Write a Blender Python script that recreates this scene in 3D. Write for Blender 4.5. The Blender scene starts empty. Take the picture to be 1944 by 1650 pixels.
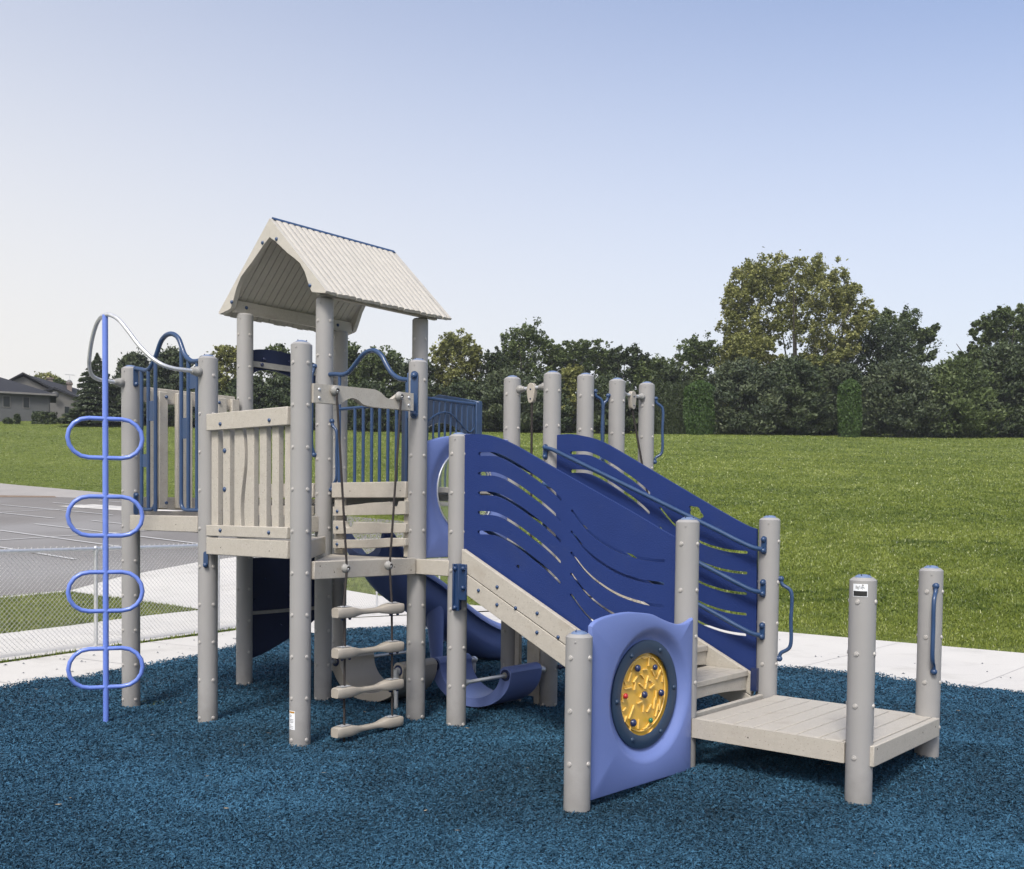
import bpy, math, random
import numpy as np
from mathutils import Vector, Matrix
from mathutils.geometry import tessellate_polygon
random.seed(7); rng = np.random.default_rng(11)
PI = math.pi
scene = bpy.context.scene
C = scene.collection
# ------------------------------------------------------------------ frame of the play structure
PHI = 0.7026; HX, HY = -1.3809, 7.5505
U, E1, R1 = 0.9716, 0.3767, 1.7042
AE = U + E1; AA = AE + R1; AC = AA + U
ca, sa = math.cos(PHI), math.sin(PHI)
def wor(a, b, z=0.0): return (HX + a*ca + b*sa, HY - a*sa + b*ca, z)
def loc(X, Y):
    return (X-HX)*ca - (Y-HY)*sa, (X-HX)*sa + (Y-HY)*ca

# ------------------------------------------------------------------ materials
def nodes(m):
    m.use_nodes = True
    return m.node_tree.nodes, m.node_tree.links
def mat(name, col, rough=0.5, metal=0.0, col2=None, nscale=6.0, nmix=0.5, bump=0.0, bscale=60.0, speck=None,
        speckscale=90.0, spec=0.5, coat=0.0, detail=4.0, grime=0.0):
    m = bpy.data.materials.new(name); n, l = nodes(m)
    b = n['Principled BSDF']; b.inputs['Roughness'].default_value = rough; b.inputs['Metallic'].default_value = metal
    b.inputs['Specular IOR Level'].default_value = spec; b.inputs['Coat Weight'].default_value = coat
    tc = n.new('ShaderNodeTexCoord'); last = None
    if col2 is None: col2 = tuple(c*0.86 for c in col)
    nz = n.new('ShaderNodeTexNoise'); nz.inputs['Scale'].default_value = nscale; nz.inputs['Detail'].default_value = detail
    l.new(tc.outputs['Object'], nz.inputs['Vector'])
    rp = n.new('ShaderNodeValToRGB'); rp.color_ramp.elements[0].position = 0.5-nmix/2; rp.color_ramp.elements[1].position = 0.5+nmix/2
    rp.color_ramp.elements[0].color = (*col2, 1); rp.color_ramp.elements[1].color = (*col, 1)
    l.new(nz.outputs['Fac'], rp.inputs['Fac']); last = rp.outputs['Color']
    if speck:
        for k, (sc, cc, lo, hi) in enumerate(speck):
            v = n.new('ShaderNodeTexNoise'); v.inputs['Scale'].default_value = sc; v.inputs['Detail'].default_value = 2
            l.new(tc.outputs['Object'], v.inputs['Vector'])
            r2 = n.new('ShaderNodeValToRGB'); r2.color_ramp.elements[0].position = lo; r2.color_ramp.elements[1].position = hi
            l.new(v.outputs['Fac'], r2.inputs['Fac'])
            mx = n.new('ShaderNodeMix'); mx.data_type = 'RGBA'; mx.inputs['B'].default_value = (*cc, 1)
            l.new(r2.outputs['Color'], mx.inputs['Factor']); l.new(last, mx.inputs['A']); last = mx.outputs['Result']
    l.new(last, b.inputs['Base Color'])
    if bump:
        bn = n.new('ShaderNodeTexNoise'); bn.inputs['Scale'].default_value = bscale; bn.inputs['Detail'].default_value = 3
        l.new(tc.outputs['Object'], bn.inputs['Vector'])
        bp = n.new('ShaderNodeBump'); bp.inputs['Strength'].default_value = bump; bp.inputs['Distance'].default_value = 0.004
        l.new(bn.outputs['Fac'], bp.inputs['Height']); l.new(bp.outputs['Normal'], b.inputs['Normal'])
        rr = n.new('ShaderNodeMapRange'); rr.inputs['To Min'].default_value = max(0.05, rough-0.1); rr.inputs['To Max'].default_value = min(1, rough+0.12)
        l.new(nz.outputs['Fac'], rr.inputs['Value']); l.new(rr.outputs['Result'], b.inputs['Roughness'])
    return m

M = {}
M['post'] = mat('post_paint', (.292,.286,.278), .45, nscale=3, col2=(.270,.265,.258), bump=.12, bscale=220, spec=.4)
def add_grime(m, z0, z1, col, amt, sc=18):
    n, l = m.node_tree.nodes, m.node_tree.links; b = n['Principled BSDF']; src = b.inputs['Base Color'].links[0].from_socket
    tc = n.new('ShaderNodeTexCoord'); sp = n.new('ShaderNodeSeparateXYZ'); l.new(tc.outputs['Object'], sp.inputs[0])
    nz = n.new('ShaderNodeTexNoise'); nz.inputs['Scale'].default_value = sc; nz.inputs['Detail'].default_value = 5; l.new(tc.outputs['Object'], nz.inputs['Vector'])
    ad = n.new('ShaderNodeMath'); ad.operation = 'MULTIPLY_ADD'; ad.inputs[1].default_value = -(z1-z0)*1.6; l.new(nz.outputs['Fac'], ad.inputs[0]); l.new(sp.outputs['Z'], ad.inputs[2])
    mr = n.new('ShaderNodeMapRange'); mr.inputs['From Min'].default_value = z0-(z1-z0)*.8; mr.inputs['From Max'].default_value = z1-(z1-z0)*.8; mr.inputs['To Min'].default_value = amt; mr.inputs['To Max'].default_value = 0
    l.new(ad.outputs[0], mr.inputs['Value']); mx = n.new('ShaderNodeMix'); mx.data_type = 'RGBA'; mx.inputs['B'].default_value = (*col, 1)
    l.new(mr.outputs[0], mx.inputs['Factor']); l.new(src, mx.inputs['A']); l.new(mx.outputs['Result'], b.inputs['Base Color'])
def add_scuffs(m, col, sc=(9,9,2.2), lo=.66, hi=.72, amt=.3):
    n, l = m.node_tree.nodes, m.node_tree.links; b = n['Principled BSDF']; src = b.inputs['Base Color'].links[0].from_socket
    tc = n.new('ShaderNodeTexCoord'); mp = n.new('ShaderNodeMapping'); mp.inputs['Scale'].default_value = sc; l.new(tc.outputs['Object'], mp.inputs[0])
    nz = n.new('ShaderNodeTexNoise'); nz.inputs['Scale'].default_value = 3; nz.inputs['Detail'].default_value = 7; nz.inputs['Roughness'].default_value = .7; l.new(mp.outputs[0], nz.inputs['Vector'])
    mr = n.new('ShaderNodeMapRange'); mr.inputs['From Min'].default_value = lo; mr.inputs['From Max'].default_value = hi; mr.inputs['To Max'].default_value = amt; l.new(nz.outputs['Fac'], mr.inputs['Value'])
    mx = n.new('ShaderNodeMix'); mx.data_type = 'RGBA'; mx.inputs['B'].default_value = (*col, 1); l.new(mr.outputs[0], mx.inputs['Factor']); l.new(src, mx.inputs['A']); l.new(mx.outputs['Result'], b.inputs['Base Color'])
add_grime(M['post'], .0, .22, (.17,.165,.155), .45); add_scuffs(M['post'], (.22,.205,.185), amt=.35)
M['bolt'] = mat('bolt_cap', (.40,.385,.36), .38)
M['board'] = mat('recycled_board', (.415,.386,.333), .62, col2=(.372,.345,.296), nscale=26, nmix=.5, bump=.25, bscale=160,
                 speck=[(95,(.46,.435,.39),.60,.74),(130,(.19,.17,.14),.64,.74),(7,(.33,.295,.245),.60,.85)])
M['roof'] = mat('roof_board', (.46,.435,.385), .66, col2=(.41,.388,.343), nscale=14, nmix=.5, bump=.2, bscale=150,
                speck=[(90,(.52,.49,.43),.62,.74),(120,(.30,.27,.22),.66,.76)])
M['navy'] = mat('navy_panel', (.0105,.030,.142), .62, col2=(.0088,.025,.120), nscale=5, nmix=.8, bump=.6, bscale=110, spec=.32, speck=[(3.1,(.014,.031,.125),.55,.8)])
M['steel_blue'] = mat('blue_powder_coat', (.022,.056,.135), .36, col2=(.018,.046,.112), nscale=12, bump=.1, bscale=250, coat=.15)
M['navydark_shade'] = mat('dark_shaded_navy', (.014,.022,.062), .6, col2=(.011,.018,.052), nscale=20, bump=.4, bscale=120, spec=.3)  # darker navy: shade on the climbing wall is put into the colour
M['peri'] = mat('periwinkle_plastic', (.138,.190,.43), .44, col2=(.123,.172,.39), nscale=4, bump=.12, bscale=120, spec=.45)
M['peri_tube'] = mat('periwinkle_coat', (.135,.215,.62), .3, col2=(.115,.19,.55), nscale=9, coat=.3)
M['galv'] = mat('galvanized_steel', (.64,.65,.66), .36, metal=.55, col2=(.52,.53,.54), nscale=25, bump=.1, bscale=90)
M['castgrey'] = mat('cast_grey', (.30,.295,.275), .5, col2=(.23,.225,.21), nscale=30, bump=.2)
M['rope'] = mat('dark_rope', (.035,.028,.026), .8, col2=(.02,.017,.016), nscale=90, bump=.8, bscale=240)
M['cap'] = mat('blue_cap', (.135,.19,.315), .45, coat=.1)
M['beige'] = mat('beige_plastic', (.36,.33,.28), .45, col2=(.32,.29,.245), nscale=5, bump=.1)
M['ring'] = mat('slate_ring', (.022,.045,.085), .42, nscale=8)
M['yellow'] = mat('yellow_maze', (.70,.42,.055), .3, col2=(.64,.375,.045), nscale=5, coat=.5)
M['maze_edge'] = mat('maze_ridge', (.85,.55,.14), .3, coat=.5)
M['darkblue'] = mat('dark_blue_knob', (.018,.028,.085), .25, coat=.4)
M['red'] = mat('red_knob', (.45,.02,.02), .3, coat=.4)
M['green'] = mat('green_knob', (.02,.16,.07), .3, coat=.4)
M['white'] = mat('white_sticker', (.78,.80,.82), .4)
M['black'] = mat('black_print', (.02,.02,.02), .4)
M['orange'] = mat('orange_print', (.45,.22,.02), .4)
M['hole'] = mat('screw_hole', (.02,.018,.015), .8)
add_scuffs(M['navy'], (.06,.08,.17), sc=(3,3,9), lo=.62, hi=.74, amt=.28); add_scuffs(M['peri'], (.22,.26,.45), sc=(5,5,5), lo=.62, hi=.75, amt=.35)
add_scuffs(M['board'], (.30,.26,.205), sc=(1.2,1.2,7), lo=.58, hi=.74, amt=.45)
g = bpy.data.materials.new('bubble_acrylic'); n, l = nodes(g); b = n['Principled BSDF']
b.inputs['Base Color'].default_value = (.93,.95,.96,1); b.inputs['Roughness'].default_value = .06; b.inputs['Transmission Weight'].default_value = .96; b.inputs['IOR'].default_value = 1.2
M['acrylic'] = g
M['concrete'] = mat('concrete', (.545,.528,.49), .85, col2=(.50,.484,.447), nscale=1.3, nmix=.6, bump=.3, bscale=90,
                    speck=[(260,(.42,.41,.39),.66,.74),(.55,(.48,.465,.44),.52,.75)])
add_scuffs(M['concrete'], (.36,.345,.31), sc=(.5,.5,.5), lo=.52, hi=.72, amt=.55)
M['asphalt'] = mat('asphalt', (.175,.164,.152), .9, col2=(.135,.127,.118), nscale=.35, nmix=.7, bump=.4, bscale=60,
                   speck=[(60,(.25,.24,.235),.6,.7),(.12,(.21,.204,.198),.5,.65)])
M['road'] = mat('gravel_road', (.30,.285,.265), .9, col2=(.25,.237,.22), nscale=.6, bump=.3)
M['paintline'] = mat('road_paint', (.50,.50,.49), .7, col2=(.36,.355,.35), nscale=3, nmix=.8)
M['soil'] = mat('mulch_bed', (.13,.085,.055), .95, col2=(.22,.17,.12), nscale=8, bump=.5)

def var_mat(name, cols, rough=.6, transl=0.0, spec=.3, noise=None):
    """colour varies per face through the 'var' attribute"""
    m = bpy.data.materials.new(name); n, l = nodes(m); b = n['Principled BSDF']
    b.inputs['Roughness'].default_value = rough; b.inputs['Specular IOR Level'].default_value = spec
    at = n.new('ShaderNodeAttribute'); at.attribute_name = 'var'
    rp = n.new('ShaderNodeValToRGB'); els = rp.color_ramp.elements
    while len(els) < len(cols): els.new(.5)
    for i, cc in enumerate(cols): els[i].position = i/(len(cols)-1); els[i].color = (*cc, 1)
    src = at.outputs['Fac']
    if noise:
        tc = n.new('ShaderNodeTexCoord'); nz = n.new('ShaderNodeTexNoise'); nz.inputs['Scale'].default_value = noise[0]
        l.new(tc.outputs['Object'], nz.inputs['Vector'])
        ma = n.new('ShaderNodeMath'); ma.operation = 'MULTIPLY_ADD'; ma.inputs[1].default_value = noise[1]
        l.new(nz.outputs['Fac'], ma.inputs[0])
        sb = n.new('ShaderNodeMath'); sb.operation = 'SUBTRACT'; sb.inputs[1].default_value = noise[1]*.5
        l.new(src, sb.inputs[0]); l.new(sb.outputs[0], ma.inputs[2]); src = ma.outputs[0]
    l.new(src, rp.inputs['Fac']); l.new(rp.outputs['Color'], b.inputs['Base Color'])
    if transl:
        tr = n.new('ShaderNodeBsdfTranslucent'); mx = n.new('ShaderNodeMixShader'); mx.inputs[0].default_value = transl
        l.new(rp.outputs['Color'], tr.inputs['Color']); l.new(b.outputs[0], mx.inputs[1]); l.new(tr.outputs[0], mx.inputs[2])
        l.new(mx.outputs[0], n['Material Output'].inputs['Surface'])
    return m

# ------------------------------------------------------------------ object helpers
def tag(o, label=None, cat=None, group=None, kind=None):
    if label: o['label'] = label
    if cat: o['category'] = cat
    if group: o['group'] = group
    if kind: o['kind'] = kind
    return o
def empty(name, loc_, rz=0.0, parent=None):
    o = bpy.data.objects.new(name, None); C.objects.link(o); o.location = loc_; o.rotation_euler = (0,0,rz); o.empty_display_size = .1
    if parent: o.parent = parent
    return o
def crom(pts, k=6):
    P = [Vector(p) for p in pts]; out = []
    for i in range(len(P)-1):
        p0 = P[max(i-1,0)]; p1 = P[i]; p2 = P[i+1]; p3 = P[min(i+2,len(P)-1)]
        for j in range(k):
            t = j/k
            out.append(.5*((2*p1)+(-p0+p2)*t+(2*p0-5*p1+4*p2-p3)*t*t+(-p0+3*p1-3*p2+p3)*t**3))
    out.append(P[-1]); return out

class MB:
    def __init__(s): s.v = []; s.f = []; s.m = []; s.mi = 0
    def add(s, vs, fs):
        k = len(s.v); s.v += [tuple(v) for v in vs]; s.f += [tuple(i+k for i in f) for f in fs]; s.m += [s.mi]*len(fs); return s
    def box(s, x0, x1, y0, y1, z0, z1):
        return s.add([(x0,y0,z0),(x1,y0,z0),(x1,y1,z0),(x0,y1,z0),(x0,y0,z1),(x1,y0,z1),(x1,y1,z1),(x0,y1,z1)],
                     [(3,2,1,0),(4,5,6,7),(0,1,5,4),(1,2,6,5),(2,3,7,6),(3,0,4,7)])
    def beam(s, p0, p1, w, h, up=(0,0,1)):
        p0 = Vector(p0); p1 = Vector(p1); d = (p1-p0).normalized(); sd = d.cross(Vector(up)).normalized(); u = sd.cross(d).normalized()
        vs = []
        for p in (p0, p1):
            for a, b in ((-1,-1),(1,-1),(1,1),(-1,1)): vs.append(p+sd*a*w/2+u*b*h/2)
        return s.add(vs, [(0,1,2,3),(7,6,5,4),(0,4,5,1),(1,5,6,2),(2,6,7,3),(3,7,4,0)])
    def cyl(s, p0, p1, r0, r1=None, n=16, caps=True):
        if r1 is None: r1 = r0
        p0 = Vector(p0); p1 = Vector(p1); d = (p1-p0).normalized()
        x = d.orthogonal().normalized(); y = d.cross(x); vs = []
        for p, r in ((p0,r0),(p1,r1)):
            for i in range(n):
                t = 2*PI*i/n; vs.append(p+(x*math.cos(t)+y*math.sin(t))*r)
        fs = [(i,(i+1)%n,n+(i+1)%n,n+i) for i in range(n)]
        if caps: fs += [tuple(range(n-1,-1,-1)), tuple(range(n,2*n))]
        return s.add(vs, fs)
    def tube(s, pts, r, n=10, k=6, spline=True, closed=False, radii=None):
        P = crom(pts, k) if spline else [Vector(p) for p in pts]
        if closed: P = P[:-1] if (P[0]-P[-1]).length < 1e-6 else P
        m = len(P); vs = []; nrm = None
        for i in range(m):
            a = P[(i-1) % m] if (closed or i > 0) else P[i]; b = P[(i+1) % m] if (closed or i < m-1) else P[i]
            t = (b-a).normalized()
            if nrm is None: nrm = t.orthogonal().normalized()
            nrm = (nrm - t*nrm.dot(t)).normalized(); bn = t.cross(nrm)
            rr = radii[min(int(i*len(radii)/m), len(radii)-1)] if radii else r
            for j in range(n):
                q = 2*PI*j/n; vs.append(P[i]+(nrm*math.cos(q)+bn*math.sin(q))*rr)
        fs = []
        for i in range(m if closed else m-1):
            i2 = (i+1) % m
            for j in range(n): fs.append((i*n+j, i*n+(j+1)%n, i2*n+(j+1)%n, i2*n+j))
        if not closed: fs += [tuple(range(n-1,-1,-1)), tuple(range((m-1)*n, m*n))]
        return s.add(vs, fs)
    def ball(s, c, r, n=12, m=8, sc=(1,1,1)):
        vs = [(c[0], c[1], c[2]-r*sc[2])]
        for i in range(1, m):
            t = PI*i/m
            for j in range(n):
                q = 2*PI*j/n
                vs.append((c[0]+r*sc[0]*math.sin(t)*math.cos(q), c[1]+r*sc[1]*math.sin(t)*math.sin(q), c[2]-r*sc[2]*math.cos(t)))
        vs.append((c[0], c[1], c[2]+r*sc[2])); fs = []
        for j in range(n): fs.append((0, 1+(j+1)%n, 1+j))
        for i in range(m-2):
            for j in range(n): fs.append((1+i*n+j, 1+i*n+(j+1)%n, 1+(i+1)*n+(j+1)%n, 1+(i+1)*n+j))
        e = len(vs)-1
        for j in range(n): fs.append((e, 1+(m-2)*n+j, 1+(m-2)*n+(j+1)%n))
        return s.add(vs, fs)
    def lathe(s, c, prof, n=28, caps=True):
        vs = []; fs = []
        for r, z in prof:
            for j in range(n): q = 2*PI*j/n; vs.append((c[0]+r*math.cos(q), c[1]+r*math.sin(q), c[2]+z))
        for i in range(len(prof)-1):
            for j in range(n): fs.append((i*n+j, i*n+(j+1)%n, (i+1)*n+(j+1)%n, (i+1)*n+j))
        if caps: fs += [tuple(range(n-1,-1,-1)), tuple(range((len(prof)-1)*n, len(prof)*n))]
        return s.add(vs, fs)
    def prism(s, poly, axis, t0, t1, holes=()):
        """2-D outline (with holes) extruded along axis; axis 'a': poly=(b,z); 'b': poly=(a,z); 'z': poly=(a,b)"""
        def P(u, v, t): return {'a':(t,u,v),'b':(u,t,v),'z':(u,v,t)}[axis]
        loops = [list(poly)]+[list(h) for h in holes]; flat = [q for L in loops for q in L]; N = len(flat)
        tris = tessellate_polygon([[Vector((q[0],q[1],0)) for q in L] for L in loops])
        vs = [P(*q, t0) for q in flat]+[P(*q, t1) for q in flat]; fs = []
        for t in tris: fs.append(tuple(t)); fs.append(tuple(i+N for i in reversed(t)))
        k = 0
        for L in loops:
            m = len(L)
            for i in range(m): j = (i+1) % m; fs.append((k+i, k+j, k+j+N, k+i+N))
            k += m
        return s.add(vs, fs)
    def build(s, name, mats, parent=None, bevel=0.0, angle=38, recalc=True):
        me = bpy.data.meshes.new(name); me.from_pydata(s.v, [], s.f)
        if not isinstance(mats, (list, tuple)): mats = [mats]
        for m in mats: me.materials.append(m)
        if len(mats) > 1: me.polygons.foreach_set('material_index', s.m)
        if recalc:
            import bmesh
            bm = bmesh.new(); bm.from_mesh(me); bmesh.ops.recalc_face_normals(bm, faces=bm.faces); bm.to_mesh(me); bm.free()
        me.shade_smooth(); me.set_sharp_from_angle(angle=math.radians(angle))
        o = bpy.data.objects.new(name, me); C.objects.link(o)
        if parent: o.parent = parent
        if bevel:
            md = o.modifiers.new('bevel', 'BEVEL'); md.width = bevel; md.segments = 2; md.limit_method = 'ANGLE'; md.angle_limit = math.radians(45)
        return o

def np_mesh(name, V, F, mats, var=None, parent=None, smooth=False):
    """big meshes straight from arrays; V (n,3), F (m,k)"""
    me = bpy.data.meshes.new(name); k = F.shape[1]
    me.vertices.add(len(V)); me.vertices.foreach_set('co', V.astype(np.float32).ravel())
    me.loops.add(F.size); me.loops.foreach_set('vertex_index', F.astype(np.int32).ravel())
    me.polygons.add(len(F)); me.polygons.foreach_set('loop_start', np.arange(0, F.size, k, dtype=np.int32))
    me.update(calc_edges=True)
    if var is not None:
        at = me.attributes.new('var', 'FLOAT', 'FACE'); at.data.foreach_set('value', var.astype(np.float32))
    if smooth: me.shade_smooth()
    for m in (mats if isinstance(mats, (list, tuple)) else [mats]): me.materials.append(m)
    o = bpy.data.objects.new(name, me); C.objects.link(o)
    if parent: o.parent = parent
    return o

# ------------------------------------------------------------------ terrain heights
def sstep(x, a, b):
    t = np.clip((x-a)/(b-a), 0, 1); return t*t*(3-2*t)
def terrain(X, Y):
    X = np.asarray(X, float); Y = np.asarray(Y, float)
    az = X/np.maximum(Y, 1.0)
    Y0 = 11.9/np.maximum(.646*az+.763, .25)
    zr = np.clip(Y-Y0, 0, None)*8.55/(90-np.minimum(Y0, 40)); zr = np.where(Y > 90, 8.55+np.minimum(Y-90, 45)*.10, zr)
    zl = np.where(Y < 17, 0, np.where(Y < 45, .065*(Y-17), 1.82+.147*(Y-45))); zl = np.where(Y > 100, 9.9+.02*np.minimum(Y-100, 100), zl)
    w = sstep(az, -.085, -.02)
    z = zl*(1-w)+zr*w
    z = z + np.where(Y > 20, .05*np.sin(X*.23+Y*.11)*sstep(Y, 20, 40), 0)
    return z
def thz(X, Y): return float(terrain(X, Y))
MBUMPS = [(-2.75,7.44,-.045,.6),(-2.0,6.8,-.02,.5),(-1.27,6.18,-.03,.5),(.32,4.84,-.04,.6),(2.32,5.69,.06,.55),(.95,5.58,.015,.4),(-2.2,8.2,.02,.4)]
def mulch_z(X, Y):
    z = np.zeros_like(np.asarray(X, float))+.020
    for bx, by, h, w in MBUMPS: z = z+h*np.exp(-((X-bx)**2+(Y-by)**2)/(2*w*w))
    z = z+.013*np.sin(X*2.3+1.1*np.sin(Y*1.7))*np.sin(Y*2.9+.6)+.008*np.sin(X*6.1+Y*3.7+np.sin(X*3))+.006*np.sin(Y*9.3-X*4.1+2*np.sin(Y*2.2))
    return z

# ------------------------------------------------------------------ setting
ys = np.concatenate([np.arange(-12, 60, .5), np.arange(60, 130, 1.25), np.array([140,160,200,260,320])])
xs = np.concatenate([-np.array([300,200,140,110]), np.arange(-90, 90, 1.0), np.array([90,110,140,200,300])])
GX, GY = np.meshgrid(xs, ys); GZ = terrain(GX, GY)-.035
V = np.stack([GX.ravel(), GY.ravel(), GZ.ravel()], 1); nx, ny = len(xs), len(ys)
I, J = np.meshgrid(np.arange(nx-1), np.arange(ny-1)); q = (J*nx+I).ravel()
F = np.stack([q, q+1, q+nx+1, q+nx], 1)
gm = bpy.data.materials.new('lawn'); n, l = nodes(gm); b = n['Principled BSDF']; b.inputs['Roughness'].default_value = .75; b.inputs['Specular IOR Level'].default_value = .25
tc = n.new('ShaderNodeTexCoord')
def noise(sc, det=5, rough=.6):
    z = n.new('ShaderNodeTexNoise'); z.inputs['Scale'].default_value = sc; z.inputs['Detail'].default_value = det; z.inputs['Roughness'].default_value = rough
    l.new(tc.outputs['Object'], z.inputs['Vector']); return z
def ramp(src, stops):
    r = n.new('ShaderNodeValToRGB'); e = r.color_ramp.elements
    while len(e) < len(stops): e.new(.5)
    for i, (p, cc) in enumerate(stops): e[i].position = p; e[i].color = (*cc, 1)
    l.new(src, r.inputs['Fac']); return r
r1 = ramp(noise(9, 8, .75).outputs['Fac'], [(.34,(.045,.070,.010)),(.5,(.11,.145,.024)),(.64,(.20,.235,.05))])
r2 = ramp(noise(.22, 4).outputs['Fac'], [(.35,(.10,.130,.022)),(.65,(.155,.19,.036))])
mx = n.new('ShaderNodeMix'); mx.data_type = 'RGBA'; mx.inputs['Factor'].default_value = .35
l.new(r1.outputs[0], mx.inputs['A']); l.new(r2.outputs[0], mx.inputs['B'])
r3 = ramp(noise(1.1, 3, .5).outputs['Fac'], [(.66,(0,0,0)),(.74,(1,1,1))])
mm = n.new('ShaderNodeMath'); mm.operation = 'MULTIPLY'; mm.inputs[1].default_value = .5; l.new(r3.outputs[0], mm.inputs[0])
mx2 = n.new('ShaderNodeMix'); mx2.data_type = 'RGBA'; mx2.inputs['B'].default_value = (.075,.075,.03,1)
l.new(mm.outputs[0], mx2.inputs['Factor']); l.new(mx.outputs['Result'], mx2.inputs['A']); l.new(mx2.outputs['Result'], b.inputs['Base Color'])
bp = n.new('ShaderNodeBump'); bp.inputs['Strength'].default_value = .9; bp.inputs['Distance'].default_value = .06
l.new(noise(14, 8, .8).outputs['Fac'], bp.inputs['Height']); l.new(bp.outputs[0], b.inputs['Normal'])
o = np_mesh('ground', V, F, gm, smooth=True); tag(o, kind='structure')

# mulch pit outline (world), clockwise from the near left
ctrl = [(-5.6,4.3),(-4.6,6.2),(-3.91,7.86),(-3.37,8.91),(-3.28,9.11),(-2.98,9.77),(-2.79,10.4),(-2.5,11.1),(-2.03,11.9),(-1.69,12.22),(-1.32,12.30),(-.93,12.1)]
ctrl += [wor(-2.2,3.97)[:2], wor(0,3.95)[:2], wor(2.3,3.96)[:2], wor(3.8,3.96)[:2], wor(5.4,3.9)[:2], wor(6.6,3.2)[:2], (6.4,3.0),(5.0,.2),(0,-1.5),(-4.5,0)]
MULCH = [tuple(c) for c in ctrl]
def inside(poly, X, Y):
    X = np.asarray(X); Y = np.asarray(Y); c = np.zeros(X.shape, bool); m = len(poly)
    for i in range(m):
        x1, y1 = poly[i]; x2, y2 = poly[(i+1) % m]
        cond = ((y1 > Y) != (y2 > Y)) & (X < (x2-x1)*(Y-y1)/((y2-y1) if y2 != y1 else 1e-9)+x1)
        c ^= cond
    return c
# mulch bed: fine sheet clipped by the outline
st = .07; gx = np.arange(-6, 8, st); gy = np.arange(-2, 12.6, st); GX, GY = np.meshgrid(gx, gy)
ins = inside(MULCH, GX, GY); GZ = mulch_z(GX, GY)
ids = -np.ones(GX.shape, int); ids[ins] = np.arange(ins.sum()); V = np.stack([GX[ins], GY[ins], GZ[ins]], 1)
a_, b_, c_, d_ = ids[:-1,:-1], ids[:-1,1:], ids[1:,1:], ids[1:,:-1]; ok = (a_>=0)&(b_>=0)&(c_>=0)&(d_>=0)
F = np.stack([a_[ok], b_[ok], c_[ok], d_[ok]], 1)
mm_ = mat('mulch_base', (.018,.054,.090), .9, col2=(.008,.024,.040), nscale=70, nmix=.35, bump=1.0, bscale=90, detail=6)
o = np_mesh('mulch', V, F, mm_, smooth=True); tag(o, kind='structure')
# loose rubber shreds
def vnoise(X, Y, sc, seed):
    r_ = np.random.default_rng(seed); G = r_.random((256,256)); x = X*sc; y = Y*sc; xi = np.floor(x).astype(int); yi = np.floor(y).astype(int); fx = x-xi; fy = y-yi
    fx = fx*fx*(3-2*fx); fy = fy*fy*(3-2*fy); g = lambda a, b: G[a % 256, b % 256]
    return (g(xi,yi)*(1-fx)+g(xi+1,yi)*fx)*(1-fy)+(g(xi,yi+1)*(1-fx)+g(xi+1,yi+1)*fx)*fy
def chips(N, ymin, ymax):
    Y = ymin*(ymax/ymin)**rng.random(N); X = (rng.random(N)*1.40-.70)*Y
    X = X+rng.normal(0, .02, N)
    k = inside(MULCH, X+rng.normal(0,.035,N), Y+rng.normal(0,.035,N)) ; return X[k], Y[k]
X, Y = chips(1120000, 3.5, 12.6); N = len(X); print('chips', N)
Zc = mulch_z(X, Y)
L = (.0042+.0055*rng.random(N))*np.sqrt(np.maximum(Y/4.0, 1)); W = L*(.22+.22*rng.random(N))
th = rng.random(N)*2*PI; ti = rng.normal(0, .5, N); ro = rng.normal(0, .8, N)
u = np.stack([np.cos(th)*np.cos(ti), np.sin(th)*np.cos(ti), np.sin(ti)], 1)
s_ = np.stack([-np.sin(th), np.cos(th), np.zeros(N)], 1); w_ = np.cross(u, s_); s2 = s_*np.cos(ro)[:,None]+w_*np.sin(ro)[:,None]
c0 = np.stack([X, Y, Zc+.002+.010*rng.random(N)**1.6*np.sqrt(np.maximum(Y/5, 1))], 1)
bend = (.25*L)[:,None]*np.cross(u, s2)
V = np.stack([c0-u*L[:,None]-s2*W[:,None]*.5, c0-bend*.0+s2*0-u*0-s2*W[:,None]+bend, c0+u*L[:,None]-s2*W[:,None]*.4, c0+u*L[:,None]+s2*W[:,None]*.5, c0+s2*W[:,None]+bend, c0-u*L[:,None]+s2*W[:,None]*.4], 1).reshape(-1, 3)
base = np.arange(N)*6
F = np.concatenate([np.stack([base, base+1, base+4, base+5], 1), np.stack([base+1, base+2, base+3, base+4], 1)])
vv = np.clip(rng.beta(2.2, 2.0, N)+.10*np.sin(X*1.9+Y*1.3)*np.sin(Y*2.3)+.42*(vnoise(X+9, Y+9, 1.3, 21)-.5)+.30*(vnoise(X+9, Y+9, 4.7, 22)-.5), 0, 1)
cm = var_mat('rubber_shreds', [(.012,.030,.045),(.021,.060,.097),(.030,.087,.144),(.044,.128,.210)], .8, spec=.15)
o = np_mesh('loose_mulch', V, F, cm, var=np.concatenate([vv, vv])); tag(o, 'blue shredded rubber mulch covering the play area', kind='stuff')

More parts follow.
